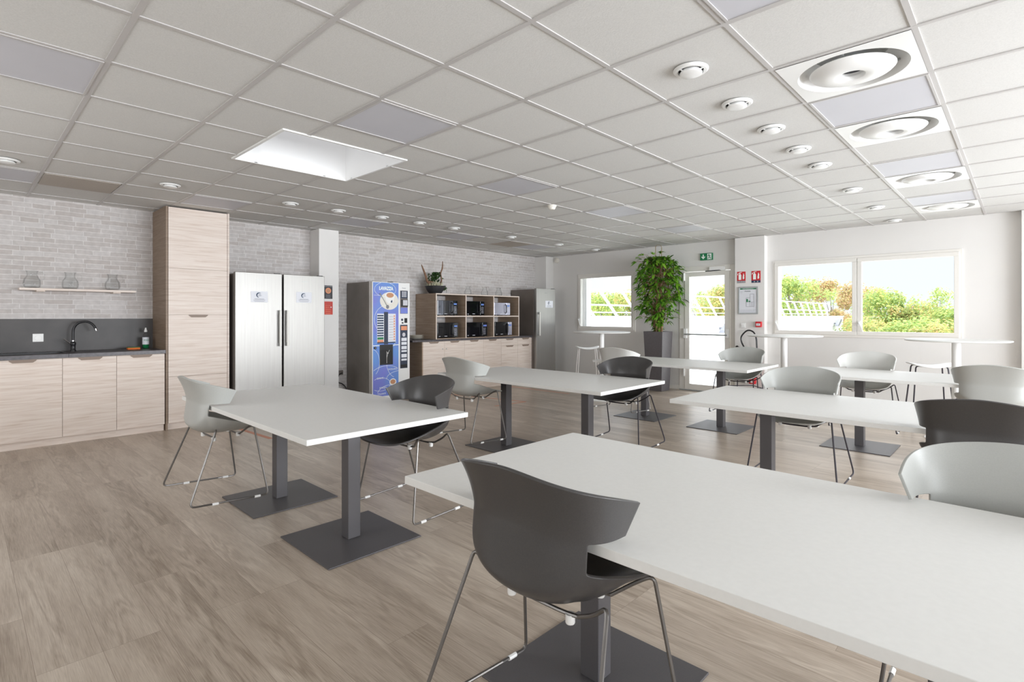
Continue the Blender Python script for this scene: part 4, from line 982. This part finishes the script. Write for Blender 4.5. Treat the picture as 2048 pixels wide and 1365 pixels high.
# ------------------------------------------------------------------ chairs (hung on the table edges by their arms)
def superarc(A, yb, yt, n, cnt):
    """plan points from back centre to tip (A, yt), superellipse, even arc length"""
    B = yt-yb; raw = []
    for k in range(401):
        a = PI/2*k/400; raw.append((A*math.sin(a)**(2/n), yt-B*math.cos(a)**(2/n)))
    Ls = [0]
    for p, q in zip(raw, raw[1:]): Ls.append(Ls[-1]+math.dist(p, q))
    out = []; j = 0
    for k in range(cnt+1):
        s_ = Ls[-1]*k/cnt
        while j < 399 and Ls[j+1] < s_: j += 1
        u = (s_-Ls[j])/max(1e-9, Ls[j+1]-Ls[j]); u = min(max(u, 0), 1)
        out.append((raw[j][0]*(1-u)+raw[j+1][0]*u, raw[j][1]*(1-u)+raw[j+1][1]*u))
    return out
def shell(mat_name, parent):
    NT = 14              # columns from back centre to arm tip
    NN = 9               # column of the notch
    rim = superarc(.268, -.205, .04, 3.2, NT); low = superarc(.245, -.150, .005, 3.0, NT)
    rows = []            # list of rows; each is list of (x,y,z) for columns 0..n
    for q in (1, .93, .72, .42, .12, 0):
        row = []
        for k in range(NT+1):
            f = k/NT; zr = .932-.092*f**1.7; zl = .757+.0*f
            fl = q**(1.7-.7*f**3)
            x_ = low[k][0]+(rim[k][0]-low[k][0])*fl; y_ = low[k][1]+(rim[k][1]-low[k][1])*fl
            row.append((x_, y_, zl+(zr-zl)*q))
        rows.append(row)
    # waist rows (only behind the notch)
    e_back = superarc(.238, -.168, .005, 3.0, NT)
    front = [(.241, -.085, .676), (.243, -.045, .664), (.246, .0, .648), (.245, .06, .628), (.242, .12, .61), (.236, .18, .596), (.222, .235, .584), (.195, .278, .576), (.15, .303, .572), (.10, .315, .570), (.05, .320, .569), (0, .321, .569)]
    edge = [(e_back[k][0], e_back[k][1], .61+.072*(k/NN)**2) for k in range(NN+1)]+front
    waist = []
    for q in (.75, .5, .25):
        row = []
        for k in range(NN+1):
            a, b = rows[-1][k], edge[k]
            row.append(tuple(a[i]*q+b[i]*(1-q) for i in range(3)))
        waist.append(row)
    ctr = Vector((0, .03, .541)); bowl = []
    for r_ in (.93, .82, .66, .46, .24):
        row = []
        for k, p in enumerate(edge):
            fr_ = min(1, max(0, (k-NN)/8)); pw = 2.5*(1-fr_)+1.5*fr_
            row.append((ctr.x+(p[0]-ctr.x)*(1-(1-r_)**1.35 if fr_ < .5 else r_), ctr.y+(p[1]-ctr.y)*(1-(1-r_)**1.35 if fr_ < .5 else r_), ctr.z+(p[2]-ctr.z)*r_**pw))
        bowl.append(row)
    vs_ = []; idx = {}
    def vid(p):
        key = tuple(round(c, 5) for c in p)
        if key not in idx: idx[key] = len(vs_); vs_.append(p)
        return idx[key]
    fs = []
    def strip(a, b, n0):
        for k in range(n0):
            for s_ in (1, -1):
                q = [(p[0]*s_, p[1], p[2]) for p in (a[k], a[k+1], b[k+1], b[k])]
                ids = [vid(p) for p in q]
                ids2 = []
                for i_ in ids:
                    if i_ not in ids2: ids2.append(i_)
                if len(ids2) > 2: fs.append(tuple(ids2 if s_ == 1 else ids2[::-1]))
    for a, b in zip(rows, rows[1:]): strip(a, b, NT)
    seq = [rows[-1]]+waist+[edge]
    for a, b in zip(seq, seq[1:]): strip(a, b, NN)
    seq = [edge]+bowl
    for a, b in zip(seq, seq[1:]): strip(a, b, len(edge)-1)
    c_id = vid(tuple(ctr))
    last = bowl[-1]
    for k in range(len(edge)-1):
        for s_ in (1, -1):
            a, b = vid((last[k][0]*s_, last[k][1], last[k][2])), vid((last[k+1][0]*s_, last[k+1][1], last[k+1][2]))
            if a != b: fs.append((a, b, c_id) if s_ == 1 else (b, a, c_id))
    m_ = MB(); m_.add(vs_, fs)
    o = m_.build('seat_shell', mat_name, parent, local=True)
    o.data.polygons.foreach_set('use_smooth', [True]*len(o.data.polygons))
    cr = o.data.attributes.new('crease_vert', 'FLOAT', 'POINT')
    for p, cv in ((rows[0][NT], .85), (rows[-1][NT], .7), (rows[-1][NN], .45), (edge[NN], .35)):
        for s_ in (1, -1): cr.data[vid((p[0]*s_, p[1], p[2]))].value = cv
    s1 = o.modifiers.new('smooth', 'SUBSURF'); s1.levels = 1; s1.render_levels = 2
    so = o.modifiers.new('thick', 'SOLIDIFY'); so.thickness = .010; so.offset = 0; so.use_rim = True
    bv = o.modifiers.new('round', 'BEVEL'); bv.width = .003; bv.segments = 2; bv.limit_method = 'ANGLE'; bv.angle_limit = math.radians(50)
    return o
def rnd(pts, r, n=4):
    """round the corners of a polyline"""
    pts = [Vector(p) for p in pts]; out = [pts[0]]
    for a, b, c in zip(pts, pts[1:], pts[2:]):
        d1, d2 = (a-b), (c-b); k = min(r, d1.length*.45, d2.length*.45); p, q = b+d1.normalized()*k, b+d2.normalized()*k
        for i in range(n+1):
            t_ = i/n; out.append((1-t_)**2*p+2*t_*(1-t_)*b+t_*t_*q)
    out.append(pts[-1]); return out
def chair(shell_mat, rod='wire'):
    t = thing('canteen_chair', '', 'chair')
    shell(shell_mat, t)
    for s_ in (-1, 1):
        RT, FT = (.247*s_, -.075, .602), (.250*s_, .150, .602)
        RF, FF = (.308*s_, -.246, .150), (.306*s_, .226, .125)
        MB().tube(rnd([(.14*s_, -.055, .527), (.205*s_, -.07, .562), RT, RF, (.308*s_, -.12, .1435)], .035), .0058, 8).build('leg', rod, t, True, local=True)
        MB().tube(rnd([(.14*s_, .10, .527), (.205*s_, .13, .575), FT, FF, (.308*s_, .10, .132)], .03), .0058, 8).build('leg', rod, t, True, local=True)
        MB().tube([(.308*s_, -.125, .1437), (.3075*s_, .105, .1317)], .0058, 8).build('runner', rod, t, True, local=True)
        for y in (-.10, .155): MB().tube([(.3078*s_, y-.018, .141-(y+.1)*.05), (.3078*s_, y+.018, .140-(y+.1)*.05)], .0085, 8).build('glide', 'white', t, local=True)
    m_ = MB(); m_.tube([(-.142, -.055, .528), (-.07, -.05, .518), (.07, -.05, .518), (.142, -.055, .528)], .0058, 8, 3); m_.tube([(-.142, .10, .528), (-.07, .105, .520), (.07, .105, .520), (.142, .10, .528)], .0058, 8, 3)
    m_.build('seat_frame', rod, t, True, local=True)
    for x_, y_, z_ in ((-.11, -.05, .491), (.11, -.05, .491), (-.10, .105, .500), (.10, .105, .500)):
        MB().lathe([(.012, 0), (.0135, .004), (.0135, .026)], (x_, y_, z_+.006), 14).build('spacer', 'white', t, True, local=True)
    return t
protos = {}
CH = [('anthracite', -1.0, 1.195, 0, 'dark grey shell chair hung on the near table, closest to the camera', 'wire'),
      ('grey', -.01, 2.05, PI, 'light grey shell chair on the far side of the nearest table', 'wire'),
      ('grey', -4.005, 1.225, 0, 'light grey shell chair in front of the tall oak cabinet', 'wire'),
      ('anthracite', -2.845, 2.03, PI, 'dark grey shell chair in front of the vending machine', 'wire'),
      ('grey', -3.98, 3.487, 0, 'light grey shell chair in front of the pale oak base cabinets', 'wire'),
      ('anthracite', -2.75, 4.345, PI, 'dark grey shell chair in front of the tall planter', 'wiredark'),
      ('anthracite', -.15, 3.52, 0, 'dark grey shell chair at the right frame edge, middle row', 'wiredark'),
      ('grey', -1.23, 4.385, PI, 'light grey shell chair in the middle row before the high table', 'wiredark'),
      ('paleshell', -3.76, 5.88, 0, 'pale grey shell chair behind the dark chair by the planter', 'wire'),
      ('grey', -2.555, 6.73, PI, 'light grey shell chair in front of the extinguisher pillar', 'wiredark'),
      ('paleshell', -1.24, 6.79, PI, 'pale grey shell chair below the big window', 'wiredark'),
      ('grey', -.185, 5.93, 0, 'light grey shell chair at the right frame edge, far row', 'wiredark')]
for shm, x, y, rz, lab, rod in CH:
    key = (shm, rod)
    if key not in protos: o = protos[key] = chair(shm, rod)
    else: o = copy_tree(protos[key])
    o.location = (x, y, 0); o.rotation_euler = (0, 0, rz)
    tag(o, lab, None, 'shell chairs hung on the canteen tables')

# ------------------------------------------------------------------ high tables and stools
def high_table():
    t = thing('high_table', '', 'high table')
    MB().lathe([(.001, 1.055), (.43, 1.055), (.446, 1.060), (.45, 1.068), (.446, 1.073), (.001, 1.073)], (0, 0, 0), 64).build('tabletop', 'tabletop', t, True, local=True)
    MB().lathe([(.04, .012), (.04, 1.055)], (0, 0, 0), 28).build('column', 'white', t, True, local=True)
    MB().lathe([(.001, 0), (.27, 0), (.27, .008), (.10, .014), (.045, .02), (.04, .03)], (0, 0, 0), 40).build('base_plate', 'white', t, True, local=True)
    return t
ht = high_table()
for i, (x, y, lab) in enumerate(((-4.88, 7.09, 'round white high table below the small left window'), (-2.27, 7.45, 'round white high table beside the extinguisher pillar'), (-.52, 7.33, 'round white high table below the big window on the right'))):
    o = ht if i == 0 else copy_tree(ht)
    o.location = (x, y, 0); tag(o, lab, None, 'round white high tables')
def stool(rod):
    t = thing('bar_stool', '', 'stool')
    m_ = MB(); nx, ny = 12, 8; vs_ = []
    for i in range(nx+1):
        for j in range(ny+1):
            u, v_ = i/nx*2-1, j/ny*2-1
            x_ = .215*u*math.sqrt(1-.25*v_*v_); y_ = .165*v_*math.sqrt(1-.35*u*u)
            vs_.append((x_, y_, .755+.03*u*u-.012*v_*v_))
    fs = [(i*(ny+1)+j, (i+1)*(ny+1)+j, (i+1)*(ny+1)+j+1, i*(ny+1)+j+1) for i in range(nx) for j in range(ny)]
    m_.add(vs_, fs); s_ = m_.build('seat', 'white', t, True, local=True)
    so = s_.modifiers.new('thick', 'SOLIDIFY'); so.thickness = .014
    for sx in (-1, 1):
        for sy in (-1, 1):
            MB().tube(rnd([(.04*sx, .085*sy, .738), (.15*sx, .10*sy, .745), (.21*sx, .19*sy, .006)], .03), .008, 8).build('leg', rod, t, True, local=True)
    f = MB(); z = .25; k = 1-(z/.745)*.0; ax, ay = .19, .162
    for a, b in (((-ax, -ay), (ax, -ay)), ((ax, -ay), (ax, ay)), ((ax, ay), (-ax, ay)), ((-ax, ay), (-ax, -ay))): f.tube([(*a, z), (*b, z)], .0065, 8)
    f.build('footrest', rod, t, True, local=True)
    return t
st = stool('wirewhite'); st.location = (-5.70, 7.83, 0); st.rotation_euler = (0, 0, .76); tag(st, 'white bar stool with white legs below the small left window', None, 'white saddle bar stools')
st2 = stool('wiredark'); st2.location = (-.80, 7.82, 0); st2.rotation_euler = (0, 0, .35); tag(st2, 'white bar stool with dark legs below the big window', None, 'white saddle bar stools')
st3 = copy_tree(st2); st3.location = (-3.05, 8.22, 0); st3.rotation_euler = (0, 0, .76); tag(st3, 'bar stool with dark legs in front of the extinguisher pillar', None, 'white saddle bar stools')

# ------------------------------------------------------------------ planter with fig tree
px1, py0 = -4.545, 8.44
wt, wb = .37, .29
cxp, cyp = px1-wt/2, py0+wt/2
t = thing('potted_fig_tree', 'leafy potted fig tree in a tall tapered grey planter', 'potted plant', (cxp, cyp, 0))
def sq(h, z): return [(cxp-h, cyp-h, z), (cxp+h, cyp-h, z), (cxp+h, cyp+h, z), (cxp-h, cyp+h, z)]
m_ = MB(); rings = [sq(wb/2, 0), sq(wt/2, 1.04), sq(wt/2, 1.05), sq(wt/2-.02, 1.05), sq(wt/2-.02, 1.0)]
m_.add([p for r_ in rings for p in r_], [(4*i+j, 4*i+(j+1) % 4, 4*i+4+(j+1) % 4, 4*i+4+j) for i in range(4) for j in range(4)]+[(3, 2, 1, 0)])
m_.build('planter', 'planter', t, bevel=.002)
m_ = MB(); m_.box(cxp-.163, cxp+.163, cyp-.163, cyp+.163, .98, 1.005); m_.build('soil', 'soil', t)
m_ = MB(); stems = []
for k in range(8):
    a = 2*PI*k/8; r0 = R.uniform(.02, .075); p0 = Vector((cxp+r0*math.cos(a), cyp+r0*math.sin(a), 1.0)); top = R.uniform(1.5, 2.15)
    p1 = p0+Vector((R.uniform(-.04, .04), R.uniform(-.04, .04), (top-1)*.5)); p2 = p0+Vector((R.uniform(-.12, .12), R.uniform(-.12, .12), top-1))
    m_.tube([p0, p1, p2], .015, 7, 4, [.020, .014, .007]); stems.append((p0, p1, p2))
m_.build('stem', 'bark', t, True)
m_ = MB(); m_.tube([(cxp-.03, cyp, 1.0), (cxp-.05, cyp, 2.57)], .006, 6); m_.tube([(cxp+.05, cyp, 1.0), (cxp+.07, cyp, 2.54)], .006, 6)
m_.tube([(cxp-.05, cyp, 2.57), (cxp-.02, cyp, 2.59), (cxp+.05, cyp, 2.58), (cxp+.07, cyp, 2.54)], .004, 6, 3); m_.build('support_stake', 'stick', t, True)
m_ = MB(); tw = MB()
def crownr(z):
    pts = ((1.05, .06), (1.2, .20), (1.35, .28), (1.55, .36), (1.8, .41), (2.0, .42), (2.2, .40), (2.32, .30), (2.40, .12))
    for (a, ra), (b, rb) in zip(pts, pts[1:]):
        if a <= z <= b: return ra+(rb-ra)*(z-a)/(b-a)
    return .1
for k in range(430):
    z = min(2.36, 1.25+1.15*R.random()**.75); 
    if R.random() < .07: z = R.uniform(1.08, 1.3)
    a = R.uniform(0, 2*PI); r_ = crownr(z)*R.uniform(.35, 1.08)
    e = Vector((cxp+r_*math.cos(a), min(cyp+r_*math.sin(a)*.85, 8.83), z)); s0 = Vector((cxp+R.uniform(-.06, .06), cyp+R.uniform(-.06, .06), z-.12-.1*R.random()))
    mid = (s0+e)/2+Vector((0, 0, .05))
    tw.tube([s0, mid, e], .003, 4)
    d = (e-mid).normalized()
    for q in range(R.randint(3, 5)):
        dd = d+Vector((R.uniform(-1, 1), R.uniform(-1, 1), R.uniform(-.8, .6)))*1.1; dd.y = min(dd.y, .25)
        leaf_at(m_, e-d*R.uniform(0, .06), dd, R.uniform(.075, .12), R.uniform(.016, .024), R.uniform(.2, .8))
for (dx, z, L) in ((-.42, 2.30, .12), (-.30, 2.42, .12), (-.36, 2.37, .1), (.44, 1.62, .14), (-.33, 1.32, .13), (.30, 1.30, .14), (-.1, 2.44, .12), (.05, 2.46, .14), (.33, 1.42, .12)):
    e = Vector((cxp+dx*.75, cyp+dx*.65, z)); s0 = Vector((cxp+dx*.2, cyp+dx*.2, z-.12)); tw.tube([s0, (s0+e)/2+Vector((0, 0, .05)), e], .003, 4, 2)
    for q in range(6): leaf_at(m_, e-(e-s0)*R.uniform(0, .3), (e-s0).normalized()+Vector((R.uniform(-1, 1), R.uniform(-1, 1), R.uniform(-.6, .4)))*.7, L, .018, .7)
m_.build('foliage', 'leaf', t); tw.build('twig', 'bark', t)

# ------------------------------------------------------------------ outside
struct(MB().box(-220, 120, 9.4, 260, -4.4, -4.3).build('ground', 'ground'))
FXW = -11.7
t = thing('neighbouring_building', 'low white clad building across the yard', 'building', (-13.5, 34, -4.3))
MB().box(-15.5, FXW, 12.5, 54.6, -4.3, 1.22).build('cladding_wall', 'facade', t)
MB().box(-15.55, FXW+.06, 12.4, 54.7, 1.22, 1.31).build('parapet_cap', 'facade', t)
m_ = MB()
for k in range(12): m_.box(FXW, FXW+.01, 12.5, 54.6, .85-.43*k, .87-.43*k)
m_.build('cladding_seam', 'seam', t)
t = thing('roof_guardrail', 'white slanted guardrail along the roof edge of the building outside', 'railing', (FXW-.5, 33, 1.31))
m_ = MB(); x = FXW-.35
for z in (1.75, 2.33): m_.box(x-.03, x+.03, 13, 51.5, z-.03, z+.03)
m_.box(x-.03, x+.03, 13, 51.5, 1.44, 1.48)
m_.build('rail', 'facade', t)
for k in range(24):
    y = 13.4+1.62*k
    MB().tube([(x, y-.9, 2.33), (x, y+.35, 1.31)], .055, 6).build('brace', 'facade', t)
for y, z in ((27.9, .71), (51.4, .72)):
    o = thing('outdoor_lamp', 'grey outdoor lamp on the white building, seen through the '+('door' if y < 30 else 'big window'), 'outdoor lamp', (FXW, y, z), 0, 'outdoor lamps on the white building')
    MB().box(FXW, FXW+.25, y-.06, y+.06, z-.12, z+.0).build('arm', 'lampgrey', o)
    MB().prism([(y-.55, z-.28), (y-.45, z-.15), (y+.35, z+.30), (y+.75, z+.32), (y+.6, z+.12), (y-.1, z-.22)], 'x', FXW+.2, FXW+.45).build('lamp_head', 'lampgrey', o)

def tree_proto(name, matn, nleaf, hgt, rad, seed, size):
    rr = random.Random(seed)
    t = thing(name, '', 'tree')
    m_ = MB()
    blobs = []
    for k in range(26):
        a = rr.uniform(0, 2*PI); z = rr.uniform(.25, .95)*hgt; q = rad*(.35+.65*math.sin(PI*min(1, max(.08, (z/hgt-.1)/.95))))*rr.uniform(.2, .85)
        blobs.append((Vector((q*math.cos(a), q*math.sin(a), z)), rr.uniform(.16, .30)*rad))
    blobs.append((Vector((0, 0, hgt*.93)), rad*.25))
    for k in range(nleaf):
        c, br = blobs[rr.randrange(len(blobs))]
        d = Vector((rr.gauss(0, 1), rr.gauss(0, 1), rr.gauss(0, .8))).normalized(); p = c+d*br*rr.uniform(.75, 1.15)
        n_ = (d+Vector((rr.uniform(-1, 1), rr.uniform(-1, 1), rr.uniform(-.2, 1.2)))*.7).normalized(); a = n_.cross(Vector((rr.uniform(-1, 1), rr.uniform(-1, 1), rr.uniform(-1, 1)))).normalized(); b = n_.cross(a)
        s_ = size*rr.uniform(.6, 1.3)
        m_.add([p-a*s_-b*s_*.2, p-b*s_*.55, p+a*s_, p+b*s_*.6], [(0, 1, 2, 3)])
    m_.build('crown', matn, t, local=True)
    b_ = MB(); b_.tube([(0, 0, 0), (.1, 0, hgt*.3), (0, .1, hgt*.75)], .15, 7, 3, [.2, .14, .05])
    for c, br in blobs[:12]: b_.tube([(0, 0, c.z*.45), (c.x*.5, c.y*.5, c.z*.8), tuple(c)], .05, 5, 0, [.07, .045, .02])
    b_.build('trunk', 'bark2', t, True, local=True)
    return t
tp = [tree_proto('broadleaf_tree', 'treeA', 9000, 10, 4.4, 1, .145), tree_proto('broadleaf_tree', 'treeB', 9000, 9, 4.8, 2, .145), tree_proto('broadleaf_tree', 'treeC', 8000, 10, 4.0, 3, .14), tree_proto('slender_tree', 'treeB', 1300, 10, 3.0, 5, .12)]
used = set()
def px_place(u, d):
    q = (u-CX)/FPX*d; return (q*math.cos(YAW)-d*math.sin(YAW), q*math.sin(YAW)+d*math.cos(YAW))
def tree(pi, u, d, ytop, lab, rz=0, wide=1.):
    o = tp[pi] if pi not in used else copy_tree(tp[pi]); used.add(pi)
    x, y = px_place(u, d); z0 = -4.3; ztop = CAMH-(ytop-HY)*d/FPX
    h0 = (10, 9, 10, 10)[pi]*1.03; s_ = (ztop-z0)/h0
    o.location = (x, y, z0); o.scale = (s_*wide, s_*wide, s_); o.rotation_euler = (0, 0, rz)
    tag(o, lab, None, 'trees beyond the windows')
tree(1, 1215, 56, 586, 'green tree seen in the middle of the small window', .3)
tree(0, 1262, 52, 580, 'yellow green tree at the fig tree side of the small window', 1.3)
tree(2, 1195, 70, 592, 'low russet tree at the far side of the small window', 2.)
tree(3, 1405, 60, 578, 'thin bare topped tree in the glass door', .4)
tree(1, 1425, 72, 600, 'low green tree behind the rail in the glass door', 2.2)
tree(0, 1468, 56, 556, 'tall green tree at the pillar side of the glass door', 4)
tree(1, 1580, 66, 553, 'tall green tree in the near left sash of the big window', 5)
tree(2, 1632, 70, 560, 'tree beside the tall green one above the guardrail', .9)
tree(3, 1664, 62, 572, 'thin sparse tree beside the central window mullion', 2.9, 1.)
tree(2, 1718, 50, 568, 'russet tree right behind the central window mullion', 3.3)
tree(1, 1775, 44, 580, 'bright green tree in the middle of the right sash', 1.1)
tree(0, 1835, 42, 604, 'low yellow green tree in the right sash', 2.4, 1.15)
tree(3, 1880, 40, 568, 'sparse tree at the far right of the big window', .2, .8)
tree(1, 1905, 38, 612, 'low green tree at the right window edge', 4.4, 1.1)
tree(2, 1680, 62, 622, 'low russet bush beside the end of the white building', 5.5, 1.3)
tree(0, 1740, 40, 634, 'low green bush below the central mullion', .7, 1.4)
tree(1, 1815, 36, 640, 'low bush along the sill of the right sash', 3.7, 1.4)
tree(0, 1885, 34, 640, 'low yellow bush at the sill of the right sash', 3.1, 1.3)
